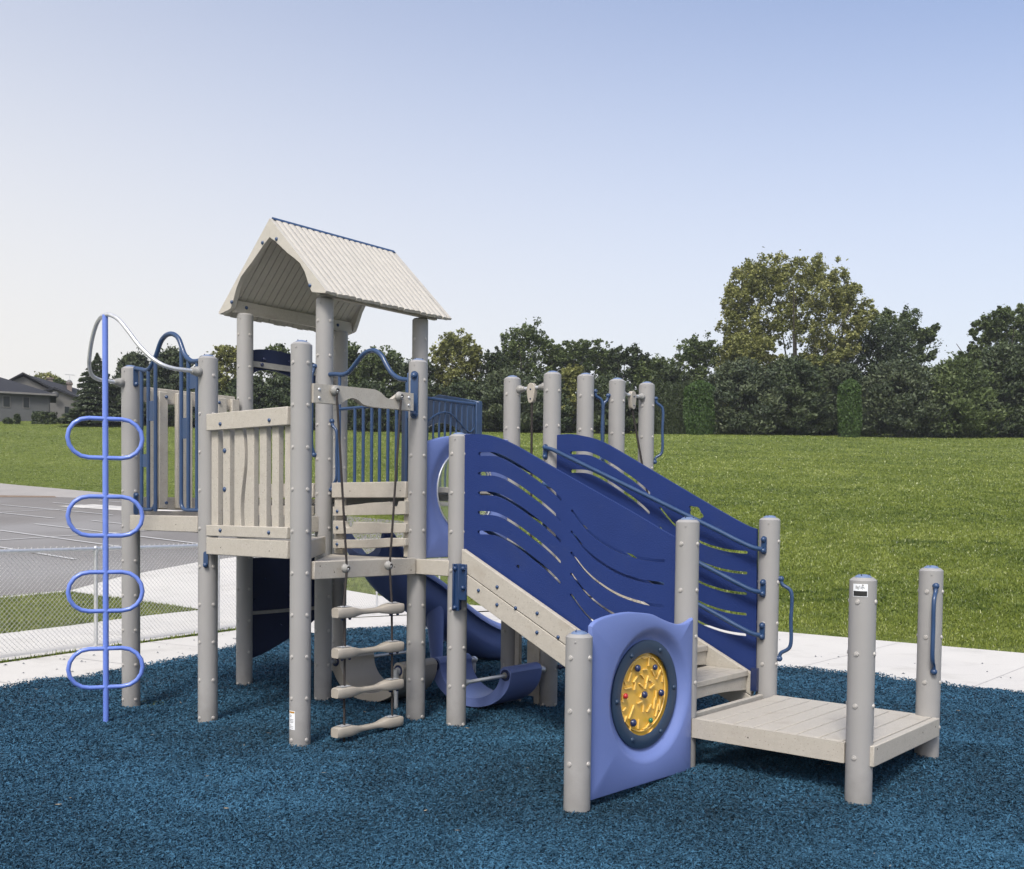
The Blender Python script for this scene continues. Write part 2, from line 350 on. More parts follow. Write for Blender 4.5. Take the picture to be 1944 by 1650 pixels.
# concrete walks
def slab(name, poly, m, top=0.0, thick=.12, jit=None, kind='structure', follow=False):
    mb = MB()
    if follow:
        N = len(poly); mb.add([(x, y, thz(x, y)+top) for x, y in poly], [tuple(range(N))])
    else: mb.prism(poly, 'z', top-thick, top)
    return tag(mb.build(name, m), kind=kind)
walkR = [wor(-2.9,3.55)[:2], wor(-9.0,3.55)[:2], wor(-9.6,6.72)[:2], wor(-7.7,6.72)[:2], wor(0,6.8)[:2], wor(8,6.85)[:2], wor(13,6.85)[:2], wor(13,3.2)[:2], wor(5.4,3.2)[:2]]
walkR = [(-2.35,11.3)]+[wor(-3.6,6.74)[:2], wor(0,6.82)[:2], wor(6,6.84)[:2], wor(13,6.85)[:2], wor(13,3.4)[:2], wor(6.8,2.8)[:2], wor(5.6,3.7)[:2], wor(3,3.8)[:2], wor(-1,3.8)[:2]]
slab('path', walkR, M['concrete'], top=.0)
walkL = [(-6.8,3.4),(-5.6,6.5),(-4.61,9.26),(-4.01,10.58),(-3.50,11.46),(-3.24,12.06),(-2.5,13.2),(-2.33,13.6),(-1.9,12.0),(-2.35,11.3),(-2.9,9.2),(-4.2,5.5),(-5.0,3.2)]
walkL = [(-6.9,3.4),(-5.6,6.8),(-4.61,9.26),(-4.01,10.55),(-3.50,11.5),(-3.16,12.2),(-2.64,13.3),wor(-3.6,6.74)[:2],(-2.35,11.3),(-2.72,10.1),(-3.2,8.9),(-3.8,7.7),(-4.5,6.1),(-5.45,4.2),(-5.6,3.2)]
slab('path', walkL, M['concrete'], top=-.003)
walk2 = [(-7.6,6.0),(-6.6,9.3),(-5.69,11.45),(-5.30,12.3),(-4.87,13.5),(-4.36,14.5),(-5.65,15.7),(-7.45,17.3),(-7.30,19.16),(-7.1,20.0),(-6.62,21.69),(-6.11,22.75),(-5.2,21.6),wor(-8.5,6.75)[:2],wor(-6.2,6.75)[:2],wor(-3.75,6.74)[:2],(-2.84,13.2),(-3.30,12.2),(-3.70,11.4),(-4.2,10.35),(-4.80,9.1),(-5.8,6.6),(-6.2,5.6)]
WALK2 = walk2
slab('path', [(-9.5,13.6),(-7.95,16.05),(-7.52,17.36),(-7.40,17.2),(-7.85,15.85),(-9.38,13.5)], M['concrete'], top=.02)
# joints cut in the concrete
mb = MB()
def joint(p, q_, z=.0015, w=.008):
    p = Vector((*p, z)); q2 = Vector((*q_, z)); d = (q2-p).normalized(); s1 = Vector((-d.y, d.x, 0))*w/2
    mb.add([p-s1, q2-s1, q2+s1, p+s1], [(0,1,2,3)])
for a0 in (-4.6,-3.0,-1.4,.2,1.8,3.35,4.95,6.5,8.1): joint(wor(a0,4.0)[:2], wor(a0,6.8)[:2])
for t in (7.4,8.6,9.75,10.9): joint((-6.55+(t-3.4)*.36, t), (-5.1+(t-3.4)*.37, t-.9))
tag(mb.build('paving_joint', mat('joint_dark', (.36,.35,.34), .9), angle=30), kind='structure')

# parking lot, road, stall lines (rotated like the play structure)
def drape(name, poly, m, top, st=1.0):
    """sheet following the terrain, clipped to an outline"""
    px = [p[0] for p in poly]; py = [p[1] for p in poly]
    gx = np.arange(min(px)-st, max(px)+2*st, st); gy = np.arange(min(py)-st, max(py)+2*st, st)
    import bmesh
    bm = bmesh.new(); vs = [bm.verts.new((x, y, 0)) for x, y in poly]; bm.faces.new(vs)
    for x in gx: bmesh.ops.bisect_plane(bm, geom=bm.verts[:]+bm.edges[:]+bm.faces[:], plane_co=(x,0,0), plane_no=(1,0,0))
    for y in gy: bmesh.ops.bisect_plane(bm, geom=bm.verts[:]+bm.edges[:]+bm.faces[:], plane_co=(0,y,0), plane_no=(0,1,0))
    for v in bm.verts: v.co.z = thz(v.co.x, v.co.y)+top
    bmesh.ops.recalc_face_normals(bm, faces=bm.faces)
    me = bpy.data.meshes.new(name); bm.to_mesh(me); bm.free(); me.materials.append(m); me.shade_smooth()
    o = bpy.data.objects.new(name, me); C.objects.link(o); return tag(o, kind='structure')
lot = [(-24,10),(-9.5,13.7),(-7.97,16.07),(-7.50,17.43),(-7.27,19.16),(-7.16,20.0),(-6.63,21.69),(-6.1,22.8),(-4.6,21.8),(-2.2,20.5),(-1.85,20.5),(-2.9,34.0),(-3.6,34.2),(-5.8,36.2),(-9.6,40.2),(-13.4,43.6),(-19.5,45.6),(-30,45.6),(-60,44),(-70,10)]
drape('parking_lot', lot, M['asphalt'], -.008, st=2.0)
walk2 = [p for p in WALK2 if p not in ((-5.2,21.6),)]; i_ = walk2.index((-6.11,22.75)); walk2 = walk2[:i_+1]+[(-4.6,21.8),(-4.9,19.5),wor(-8.5,6.9)[:2]]+walk2[i_+2:]
drape('path', walk2, M['concrete'], .0, st=.7)
road = [(-60,45.2),(-30,45.62),(-21.0,45.62),(-14.6,44.6),(-16.8,45.9),(-19.3,47.4),(-23.5,49.6),(-27.5,51.8),(-40,54),(-60,55)]
drape('road', road, M['road'], -.004, st=1.0)
drape('verge', [(-40,45.0),(-24,45.45),(-20.0,45.3),(-20.3,45.75),(-24,46.1),(-40,45.9)], M['soil'], .012, st=1.0)
drape('path', [(-17.5,39.7),(-16.6,40.9),(-9.6,35.6),(-10.2,34.6)], M['concrete'], .004, st=1.0)
def line(a0, b0, a1, b1, w=.11):
    # a,b here are distances along the lattice directions measured from the world origin
    def P(a, b): return (a*ca+b*sa, -a*sa+b*ca)
    if a0 == a1: pts = [P(a0-w/2,b0), P(a0+w/2,b0), P(a0+w/2,b1), P(a0-w/2,b1)]
    else: pts = [P(a0,b0-w/2), P(a1,b1-w/2), P(a1,b1+w/2), P(a0,b0+w/2)]
    return pts
mk = []
for b0 in (8.7,10.74,12.77,14.5,16.3,18.1,19.9): mk.append(line(-31.2, b0, -22.2+(.9 if b0 < 12 else 0), b0))
mk.append(line(-26.7, 6.0, -26.7, 21.5))
for b0 in (10.0,12.0,14.0,15.95,17.97,20,22): mk.append(line(-41.5, b0, -33.0, b0))
mk.append(line(-37.2, 8, -37.2, 24))
mb = MB()
for pts in mk:
    P0, P1 = Vector(pts[0]), Vector(pts[1]); P3, P2 = Vector(pts[3]), Vector(pts[2])
    if (P1-P0).length < .5: P0, P1, P2, P3 = P1, P2, P3, P0
    K = 16; vs = []
    for i in range(K+1):
        for A, B in ((P0,P1),(P3,P2)):
            p = A.lerp(B, i/K); vs.append((p.x, p.y, thz(p.x, p.y)+.008))
    mb.add(vs, [(2*i, 2*i+1, 2*i+3, 2*i+2) for i in range(K)])
tag(mb.build('parking_markings', M['paintline']), kind='structure')

# grass blades near the camera
def blades(N, fn, hmin=.020, hmax=.050, wscale=1.0):
    X, Y = fn(N); N = len(X); Z = terrain(X, Y)-.035
    D = np.maximum(Y, 6.0)
    h = (hmin+(hmax-hmin)*rng.random(N))*(D/12)**.35; w = .0045*wscale*(D/9)**.9*(.6+.8*rng.random(N))
    th = rng.random(N)*2*PI; lean = rng.normal(0, .8, N); ld = rng.random(N)*2*PI
    s1 = np.stack([np.cos(th), np.sin(th), np.zeros(N)], 1)*w[:,None]
    tip = np.stack([np.cos(ld)*lean*h, np.sin(ld)*lean*h, h*np.cos(np.clip(lean,-1,1))], 1)
    c = np.stack([X, Y, Z], 1); mid = c+tip*np.array([.4,.4,.6])
    return np.stack([c-s1, c+s1, mid+s1*.8, c+tip, mid-s1*.8], 1).reshape(-1,3), X, Y
def frust(n, y0, y1, x0, x1):
    Y = y0*(y1/y0)**rng.random(n); X = (x0+(x1-x0)*rng.random(n))*Y; return X, Y
def right(n):
    X, Y = frust(n, 9.5, 88, -.24, .56); a, b = loc(X, Y); k = (b > 6.86)&(rng.random(n) < 1.0-.60*np.clip((Y-24)/60,0,1)); return X[k], Y[k]
TRI = [(-9.5,13.2),(-7.93,15.95),(-7.40,17.15),(-5.62,15.62),(-4.40,14.4),(-4.90,13.4),(-5.35,12.2),(-5.74,11.3),(-6.7,9.2),(-7.7,6.0),(-12,8)]
STRIP = [(-5.75,6.7),(-4.70,9.2),(-4.10,10.45),(-3.60,11.45),(-3.23,12.2),(-2.74,13.25),(-2.64,13.3),(-3.16,12.2),(-3.50,11.5),(-4.01,10.55),(-4.61,9.26),(-5.6,6.8)]
def left(n):
    X, Y = frust(n, 9.5, 17.4, -.60, -.25); k = inside(TRI, X, Y); return X[k], Y[k]
def strip(n):
    X, Y = frust(n, 7.5, 13.4, -.62, -.19); k = inside([(p[0]-.03*(i < 6), p[1]) for i, p in enumerate(STRIP)], X, Y); return X[k], Y[k]
def farleft(n):
    X, Y = frust(n, 34, 99, -.56, -.08); k = ~inside(lot, X, Y)&~inside(road, X, Y); return X[k], Y[k]
parts = [blades(620000, right), blades(300000, farleft, .010, .026, .8), blades(110000, left, .05, .095), blades(90000, strip, .05, .09)]
V = np.concatenate([p[0] for p in parts]); X = np.concatenate([p[1] for p in parts]); Y = np.concatenate([p[2] for p in parts])
F = np.arange(len(V)).reshape(-1, 5)
pat = .55*vnoise(X, Y, 3.1, 1)+.3*vnoise(X, Y, 8.3, 2)+.5*vnoise(X, Y, .33, 3)
spot = vnoise(X, Y, .8, 4)*vnoise(X, Y, 2.6, 5)
vv = np.clip(rng.beta(2,2.2,len(X))*.62+.62*(pat-.675)+.20, 0, 1); vv = np.where(spot > .60, vv*.38, vv); vv = np.clip(vv+.07*np.sin((X*.646+Y*.763)*1.15), 0, 1)
vv = np.where(rng.random(len(X)) < .012, 1.0, vv*.88)  # a random few blades coloured pale as painted sun glints
gb = var_mat('grass_blades', [(.040,.070,.010),(.105,.148,.020),(.178,.222,.036),(.25,.29,.058),(.47,.49,.27)], .42, transl=.25, spec=.55)
print('blades', len(X))
o = np_mesh('grass', V, F, gb, var=vv); tag(o, 'mown green lawn grass beyond the concrete path', kind='stuff')

# dry leaf litter and bits on the mulch and the concrete
mb = MB()
for i in range(75):
    Yv = random.uniform(3.8, 11.5); Xv = random.uniform(-.5, .5)*Yv
    if not bool(inside(MULCH, np.array([Xv]), np.array([Yv]))[0]): continue
    z = float(mulch_z(np.array(Xv), np.array(Yv)))+.018; r = random.uniform(.004,.013); t = random.random()*6.3
    L_ = Vector((math.cos(t), math.sin(t), random.uniform(-.3,.3)))*r*random.uniform(1.2,2.4); W_ = Vector((-math.sin(t), math.cos(t), .2))*r*random.uniform(.12,.45)
    c0 = Vector((Xv, Yv, z)); mb.add([c0-L_, c0-W_, c0+L_, c0+W_], [(0,1,2,3)])
tag(mb.build('leaf_litter', mat('dry_leaf', (.42,.34,.22), .8, col2=(.28,.20,.12), nscale=40)), 'tiny dry leaf bits scattered over the blue mulch', kind='stuff')
mb = MB()
for i in range(150):
    if random.random() < .55: a_, b_ = random.uniform(-3, 7), 4.0+abs(random.gauss(0, .7)); X_, Y_, _ = wor(a_, b_)
    else:
        t = random.random(); X_ = -5.2+t*2.3+random.uniform(-.7,.5); Y_ = 6.4+t*5.4
    if bool(inside(MULCH, np.array([X_]), np.array([Y_]))[0]): continue
    r = random.uniform(.005,.016); t = random.random()*3.1
    L_ = Vector((math.cos(t), math.sin(t), 0))*r; W_ = Vector((-math.sin(t), math.cos(t), 0))*r*.5; c0 = Vector((X_, Y_, .004))
    mb.add([c0-L_-W_, c0+L_-W_, c0+L_+W_, c0-L_+W_, c0+Vector((0,0,r*.6))], [(0,1,4),(1,2,4),(2,3,4),(3,0,4)])
tag(mb.build('stray_mulch', mat('stray_crumb', (.03,.045,.06), .8)), 'dark rubber crumbs kicked onto the concrete path', kind='stuff')


# ------------------------------------------------------------------ play structure
PS = empty('play_structure', (HX, HY, 0), -PHI)
tag(PS, 'beige and blue playground climber with roof tower, stairs, rope ladder and slide', 'playground')
RP = .0635
def part(mb, name, m, parent=PS, **k): return mb.build(name, m, parent, **k)
def make_post(a, b, top, cap=True, base=-.12, screw=True, zoff=.0):
    mb = MB()
    ch = .012
    prof = [(RP, base), (RP, top-.022), (RP-.0015, top-.0205), (.0475, top-.008), (.0, top-.008)] if cap else [(RP, base), (RP, top-.012), (RP-.010, top), (0, top)]
    mb.lathe((a, b, 0), [p for p in prof if p[0] > 0]+[(.001, prof[-1][1])], n=40)
    for k in range(0, 13):
        z = .029+.25*k+zoff
        if z > top-.06: break
        for dx, dy in ((1,0),(-1,0),(0,1),(0,-1)):
            p = Vector((a+dx*(RP-.001), b+dy*(RP-.001), z)); d = Vector((dx, dy, 0))
            mb.mi = 1; mb.cyl(p, p+d*.0055, .0125, .0105, n=14); mb.cyl(p+d*.0055, p+d*.0075, .0062, .0050, n=10); mb.mi = 0
    if screw:
        p = Vector((a, b, top-.042)); d = Vector((.35,-.94,0)).normalized(); mb.cyl(p+d*(RP-.001), p+d*(RP+.004), .005, .004, n=8)
    o = part(mb, 'post', [M['post'], M['bolt']])
    if cap:
        c = MB(); c.lathe((a, b, top-.010), [(.040,-.004),(.040,.003),(.036,.008),(.028,.0125),(.016,.016),(.002,.017)], n=28)
        for t in (.6, 2.7, 4.8):
            c.mi = 1; c.ball((a+.030*math.cos(t), b+.030*math.sin(t), top+.0045), .0035, n=8, m=5)
        c.mi = 0
        part(c, 'cap', [M['cap'], M['darkblue']], o)
    return o
PO = {}
for k, (a, b, t) in {'K':(-U,-U,2.425),'J':(0,-U,2.413),'G':(U,-U,2.41),'F':(U,0,2.42),'N':(U,U,2.413),'O':(AE,U,2.417),'E':(AE,0,1.913),
                     'P':(AA,-U,.846),'A':(AA,0,1.385),'B':(AA,U,1.40),'C':(AC,0,1.12),'D':(AC,U,1.133),
                     'Q':(AE,1.372,2.447),'R':(AE,1.785,2.455),'T':(AE,2.205,2.47)}.items(): PO[k] = make_post(a, b, t, zoff={'P':-.05,'A':-.031,'B':-.031,'C':-.032,'D':-.032}.get(k, 0))
for k, (a, b) in {'H':(0,0),'I':(-U,0),'L':(-U,U),'M':(0,U)}.items(): PO[k] = make_post(a, b, 2.945, cap=False)

# decks: planked slabs -------------------------------------------------------
def clip_half(poly, n_, d):
    out = []
    for i in range(len(poly)):
        p, q2 = poly[i], poly[(i+1) % len(poly)]; dp = p[0]*n_[0]+p[1]*n_[1]-d; dq = q2[0]*n_[0]+q2[1]*n_[1]-d
        if dp >= 0: out.append(p)
        if (dp > 0 > dq) or (dp < 0 < dq):
            t = dp/(dp-dq); out.append((p[0]+(q2[0]-p[0])*t, p[1]+(q2[1]-p[1])*t))
    return out
def deck(poly, top, axis='b', w=.118, gap=.005, th=.035, name='deck'):
    mb = MB(); i = 1 if axis == 'b' else 0; lo = min(p[i] for p in poly); hi = max(p[i] for p in poly); x = lo
    nrm = (0,1) if axis == 'b' else (1,0)
    while x < hi-.004:
        e = min(x+w-gap, hi); q2 = clip_half(poly, nrm, x); q2 = clip_half(q2, (-nrm[0],-nrm[1]), -e) if len(q2) > 2 else []
        if len(q2) > 2: mb.prism(q2, 'z', top-th, top)
        x += w
    return part(mb, name, M['board'], bevel=.004)
deck([(.99,-.9),(.99,-.02),(.10,-.02)], 1.092)                      # lowest deck (triangle)
deck([(.99,-.02),(AE+.05,-.02),(AE+.05,U),(.99,U)], 1.088, axis='a')
deck([(.03,-.96),(.93,-.96),(.03,-.06)], 1.215, name='deck')
deck([(-.94,-.96),(-.02,-.96),(-.02,-.04),(-.94,-.04)], 1.352)
deck([(-.94,.02),(-.02,.02),(-.02,U),(-.94,U)], 1.49, axis='a')
deck([(.02,.02),(.94,.02),(.94,U-.02),(.02,U-.02)], 1.575, axis='a')
deck([(-.92,U+.02),(.0,U+.02),(.0,1.66),(-.92,1.66)], 1.49, axis='a')
def board(name, x0, x1, y0, y1, z0, z1, holes=(), bev=.005, bolts=(), m='board'):
    mb = MB(); mb.box(x0, x1, y0, y1, z0, z1)
    o = part(mb, name, M[m], bevel=bev)
    if holes or bolts:
        for kind, lst, mt, r, t in (('screw', holes, 'hole', .0035, .0012), ('bolt', bolts, 'darkblue2', .011, .008)):
            pass
    return o
M['boltblue'] = M['steel_blue']
def bolt_set(lst, d, parent, r=.0125, name='bolt'):
    """each entry a point on the face; d outward direction"""
    for p in lst:
        mb = MB(); p = Vector(p); dd = Vector(d)
        mb.cyl(p, p+dd*.005, r, r*.96, n=14); mb.cyl(p+dd*.005, p+dd*.010, r*.96, r*.62, n=14); mb.cyl(p+dd*.010, p+dd*.012, r*.62, r*.3, n=14)
        mb.build(name, M['boltblue'], parent)
fb = -U-.062
# beams
b1 = board('beam', .075, .925, fb-.002, fb+.036, 1.112, 1.222)
b2 = board('beam', -.875, -.03, fb-.002, fb+.036, 1.252, 1.360)
b3 = board('beam', U+.030, U+.070, -.925, -.075, .990, 1.099)
b4 = board('beam', U+.045, AE-.02, -.066, -.03, .990, 1.092)
b5 = board('beam', .17, .93, -.07, -.032, 1.498, 1.606)
b6 = board('beam', -U-.02, -U+.02, -.86, -.08, 1.28, 1.39)
board('beam', U+.02, AE, U+.0, U+.036, .985, 1.085); board('beam', -.86, -.08, -.036, .0, 1.50, 1.606); board('beam', -.86,-.08, U-.02, U+.018, 1.38, 1.488)
board('beam', .08, .9, U-.02, U+.018, 1.49, 1.60); board('beam', -U-.02, -U+.02, .08, .9, 1.38, 1.488); board('beam', -.02, .02, .07, .9, 1.46, 1.572)
def holes_on(parent, pts, d, r=.004):
    for p in pts: mb = MB(); p = Vector(p); mb.cyl(p-Vector(d)*.004, p+Vector(d)*.0006, r, n=8); mb.build('screw_hole', M['hole'], parent)
holes_on(b1, [(.24,fb-.002,1.16),(.75,fb-.002,1.155)], (0,-1,0)); holes_on(b2, [(-.75,fb-.002,1.30),(-.28,fb-.002,1.30)], (0,-1,0))
holes_on(b3, [(U+.07,-.77,1.03),(U+.07,-.27,1.045),(U+.07,-.88,1.07),(U+.07,-.12,1.02)], (1,0,0)); holes_on(b5, [(.37,-.07,1.545),(.88,-.07,1.545)], (0,-1,0))
# G-H diagonal riser and J-H riser
mb = MB(); mb.beam((.90,-.86,1.165), (.20,-.17,1.165), .036, .115); r1_ = part(mb, 'riser_board', M['board'], bevel=.005)
bolt_set([(.30+.013,-.27-.013+.0,1.165),(.62+.013,-.585-.013,1.165)], Vector((.70,.71,0)).normalized(), r1_)
mb = MB(); mb.box(-.018,.018,-.87,-.06,1.25,1.366); part(mb, 'riser_board', M['board'], bevel=.005)
for z0, z1 in ((1.44,1.365),): mb = MB(); mb.box(-.86,-.08,-.055,-.02,z1,z0); part(mb, 'riser_board', M['board'], bevel=.005)

# front barrier (slatted) ----------------------------------------------------
BF = empty('slat_barrier', (0,0,0), parent=PS)
mb = MB(); mb.box(.080,.925,fb-.006,fb+.034,1.912,2.022); o = part(mb, 'rail', M['board'], BF, bevel=.005)
bolt_set([(.241,fb-.006,1.95),(.753,fb-.006,1.948)], (0,-1,0), o)
mb = MB(); mb.box(.080,.925,fb-.006,fb+.030,1.232,1.303); o = part(mb, 'rail', M['board'], BF, bevel=.005)
bolt_set([(.243,fb-.006,1.271),(.751,fb-.006,1.268)], (0,-1,0), o)
def slat(x0, x1, wl=None, wr=None):
    zs = [1.235+.68*i/24 for i in range(25)]
    wv = lambda w, z: 0 if not w else w*math.sin((z-1.235)/.68*2*PI)
    poly = [(x0+wv(wl, z), z) for z in zs]+[(x1+wv(wr, z), z) for z in reversed(zs)]
    mb = MB(); mb.prism(poly, 'b', fb+.030, fb+.070); return part(mb, 'slat', M['board'], BF, bevel=.004)
for x0, x1, a_, b_ in ((.085,.158,0,0),(.215,.288,0,0),(.338,.425,0,-.022),(.462,.545,-.018,0),(.602,.672,0,0),(.729,.795,0,0),(.855,.922,0,0)): s1 = slat(x0, x1, a_, b_)
bolt_set([(.236,fb+.030,1.782),(.236,fb+.030,1.534)], (0,-1,0), BF, r=.016)
# K-I barrier (rear left) seen from inside
BK = empty('slat_barrier', (0,0,0), parent=PS)
for z0, z1 in ((2.18,2.288),(1.40,1.492)):
    mb = MB(); mb.box(-U-.022,-U+.014,-.86,-.10,z0,z1); o = part(mb, 'rail', M['board'], BK, bevel=.005)
for y0, y1 in ((-.86,-.80),(-.775,-.705),(-.63,-.50),(-.45,-.33),(-.28,-.20),(-.155,-.085)):
    mb = MB(); mb.box(-U+.014,-U+.052,y0,y1,1.41,2.262 if y0 < -.15 else 2.28); part(mb, 'slat', M['board'], BK, bevel=.005)
bolt_set([(-U+.052,-.70-.02,2.225),(-U+.052,-.27,2.225),(-U+.052,-.72,1.45)], (1,0,0), BK)
bolt_set([(-U+.014,-.57,1.36+.09)], (1,0,0), BK, r=.017)

# blue arch gates --------------------------------------------------------------
def arch_gate(name, axis, off, arch, bars, base, parent=PS, r=.0165, rb=.0135, plates=(), groups=None):
    def P(u, z): return (u, off, z) if axis == 'b' else (off, u, z)
    G = empty(name, (0,0,0), parent=parent)
    mb = MB(); mb.tube([P(*p) for p in arch], r, n=12, k=8); part(mb, 'arch_tube', M['steel_blue'], G)
    for u, z0, z1 in bars:
        mb = MB(); mb.cyl(P(u, z0), P(u, z1), rb, n=12); part(mb, 'bar', M['steel_blue'], G)
    for pts in base:
        mb = MB(); mb.tube([P(*p) for p in pts], rb, n=12, k=6); part(mb, 'bottom_rail', M['steel_blue'], G)
    for u0, u1, z0, z1 in plates:
        mb = MB(); a0 = P(u0, z0); a1 = P(u1, z1)
        mb.box(min(a0[0],a1[0])-(.003 if axis=='a' else 0), max(a0[0],a1[0])+(.003 if axis=='a' else 0), min(a0[1],a1[1])-(.003 if axis=='b' else 0), max(a0[1],a1[1])+(.003 if axis=='b' else 0), z0, z1)
        part(mb, 'plate', M['steel_blue'], G)
    return G
GK = arch_gate('arch_gate', 'b', -U, [(-.905,2.402),(-.85,2.394),(-.77,2.378),(-.711,2.392),(-.64,2.462),(-.575,2.557),(-.515,2.594),(-.455,2.602),(-.40,2.590),(-.345,2.552),(-.28,2.450),(-.215,2.402),(-.15,2.388),(-.06,2.392)],
    [(-.825,1.405,2.385),(-.735,1.405,2.376),(-.318,1.44,2.50),(-.232,1.405,2.40),(-.128,1.405,2.38)],
    [[(-.84,1.402),(-.735,1.398),(-.68,1.404),(-.650,1.432),(-.642,1.47),(-.642,2.45)],[(-.09,1.398),(-.232,1.398),(-.288,1.406),(-.312,1.43),(-.318,1.47)]],
    plates=[(-.735,-.642,2.02,2.16),(-.825,-.735,1.70,1.79),(-.318,-.232,1.88,2.02),(-.232,-.128,2.21,2.35)])
def bracket(parent, a, b, z0, z1, d, w=.034, balls=True, name='bracket', r=.017):
    """strap plate on a post face with rounded ends, d = outward direction"""
    d = Vector(d); s_ = Vector((-d.y, d.x, 0)); mb = MB(); p = Vector((a, b, 0))+d*(RP+.001)
    poly = []
    for k in range(9): t = PI*k/8; poly.append((math.cos(t)*w/2, z1-w/2+math.sin(t)*w/2))
    for k in range(9): t = PI+PI*k/8; poly.append((math.cos(t)*w/2, z0+w/2+math.sin(t)*w/2))
    N = len(poly); vs = [p+s_*u+Vector((0,0,z)) for u, z in poly]+[p+d*.010+s_*u+Vector((0,0,z)) for u, z in poly]
    mb.add(vs, [tuple(range(N)), tuple(range(2*N-1,N-1,-1))]+[(i,(i+1)%N,(i+1)%N+N,i+N) for i in range(N)])
    if balls:
        for z in (z0+w*.6, z1-w*.6) if balls is True else balls: q2 = p+d*.014; mb.ball((q2.x, q2.y, z), r, n=12, m=8)
    return part(mb, name, M['steel_blue'], parent)
bracket(GK, -U, -U, 2.27, 2.42, (1,0,0), balls=(2.29,)); bracket(GK, -U, -U, 1.36, 1.52, (1,0,0), balls=(1.50,)); bracket(GK, 0, -U, 2.27, 2.42, (-1,0,0)); 
bracket(PS, 0, -U, 1.02, 1.13, (.7,-.7,0), balls=(1.04,), w=.03)
GH = arch_gate('arch_gate', 'b', .0, [(.05,2.392),(.13,2.388),(.20,2.380),(.257,2.388),(.31,2.420),(.369,2.468),(.43,2.508),(.495,2.522),(.555,2.514),(.614,2.474),(.665,2.405),(.721,2.345),(.799,2.305),(.93,2.285)],
    [(.17,1.60,2.385),(.338,1.60,2.135),(.427,1.60,2.135),(.515,1.60,2.135),(.596,1.60,2.135),(.681,1.60,2.135),(.765,1.60,2.135),(.865,1.60,2.30)],
    [[(.17,2.135),(.5,2.135),(.865,2.135)]], rb=.0115)
bracket(GH, U, 0, 2.02, 2.335, (.42,-.907,0), w=.052, r=.021)
bracket(GH, U, 0, 2.02, 2.335, (-.92,-.38,0), w=.03, balls=False)
# grab handles ------------------------------------------------------------------
def handle(a, b, z0, z1, d, out=.055, side=0.0, r=.0115, rb=.018):
    d = Vector(d).normalized(); s_ = Vector((-d.y, d.x, 0))*side; p = Vector((a, b, 0))+d*RP
    mb = MB(); pts = [p+d*.012+Vector((0,0,z1)), p+d*.02+s_*.25+Vector((0,0,z1-.035)), p+d*out+s_+Vector((0,0,z1-.085)), p+d*out+s_+Vector((0,0,(z0+z1)/2)), p+d*out+s_+Vector((0,0,z0+.085)), p+d*.02+s_*.25+Vector((0,0,z0+.035)), p+d*.012+Vector((0,0,z0))]
    mb.tube(pts, r, n=10, k=7)
    for z in (z0, z1): q2 = p+d*.012; mb.ball((q2.x, q2.y, z), rb, n=12, m=8); mb.cyl(p-d*.01+Vector((0,0,z)), q2+Vector((0,0,z)), rb*.9, n=12)
    return part(mb, 'grab_handle', M['steel_blue'])
handle(0, 0, 1.558, 2.055, (.985,.17,0)); handle(0, 0, 1.81, 2.45, (-.35,-.94,0), out=.03)
handle(AC, U, .56, 1.03, (.62,-.78,0), side=-.024, out=.05); handle(AA, U, .53, 1.02, (.95,.31,0), out=.075)
handle(AE, 1.372, 1.75, 2.32, (.6,.8,0), out=.07); handle(AE, 1.785, 1.75, 2.32, (-.5,-.86,0), out=.05); handle(AE, 2.205, 1.83, 2.34, (.7,.7,0), out=.07)

# climbing boards between low and high deck -------------------------------------
CW = empty('step_wall', (0,0,0), parent=PS)
def arc(cx, cz, r, t0, t1, k=9): return [(cx+r*math.cos(t0+(t1-t0)*i/k), cz+r*math.sin(t0+(t1-t0)*i/k)) for i in range(k+1)]
b0, b1y = -.092, -.055
polys = [
 [(.212,1.370),(.212,1.435)]+[(.30,1.437),(.60,1.462),(.79,1.470)]+arc(.845,1.470,.040,PI,2*PI)+[(.90,1.474),(.955,1.474),(.955,1.388)],
 [(.212,1.238),(.212,1.335)]+[(.30,1.336)]+arc(.385,1.330,.045,PI,2*PI)+[(.44,1.330),(.955,1.326),(.955,1.264)],
 [(.212,1.137),(.212,1.200),(.5,1.207),(.80,1.226),(.955,1.228),(.955,1.176),(.6,1.15)]]
for pl_ in polys:
    mb = MB(); mb.prism(pl_, 'b', b0, b1y); o = part(mb, 'step_board', M['board'], CW, bevel=.005)
    zc = (pl_[0][1]+pl_[1][1])/2; bolt_set([(.262,b0,zc)], (0,-1,0), o)
for x0, x1 in ((.185,.275),(.90,.955)):
    mb = MB(); mb.box(x0, x1, b1y, b1y+.036, 1.10, 1.498); part(mb, 'batten', M['board'], CW, bevel=.004)

# rope ladder --------------------------------------------------------------------
RL = empty('rope_ladder', (0,0,0), parent=PS)
lt = [(-.938,2.046),(-.938,2.160),(-.75,2.166),(-.46,2.170)]+crom([( -.46,2.170,0),(-.41,2.160,0),(-.36,2.128,0),(-.31,2.126,0),(-.26,2.155,0),(-.22,2.176,0)],4)[1:]
lt = [(-.938,2.046),(-.938,2.160),(-.75,2.166)]+[(p[0],p[1]) for p in crom([(-.45,2.172,0),(-.40,2.158,0),(-.355,2.130,0),(-.305,2.126,0),(-.26,2.152,0),(-.22,2.178,0)],4)]+[(-.111,2.180),(-.111,2.066),(-.45,2.060)]+[(p[0],p[1]) for p in crom([(-.50,2.062,0),(-.55,2.070,0),(-.59,2.092,0),(-.64,2.100,0),(-.69,2.080,0),(-.73,2.054,0)],4)]
mb = MB(); mb.prism(lt, 'a', 1.006, 1.044); o = part(mb, 'rope_board', M['board'], RL, bevel=.005)
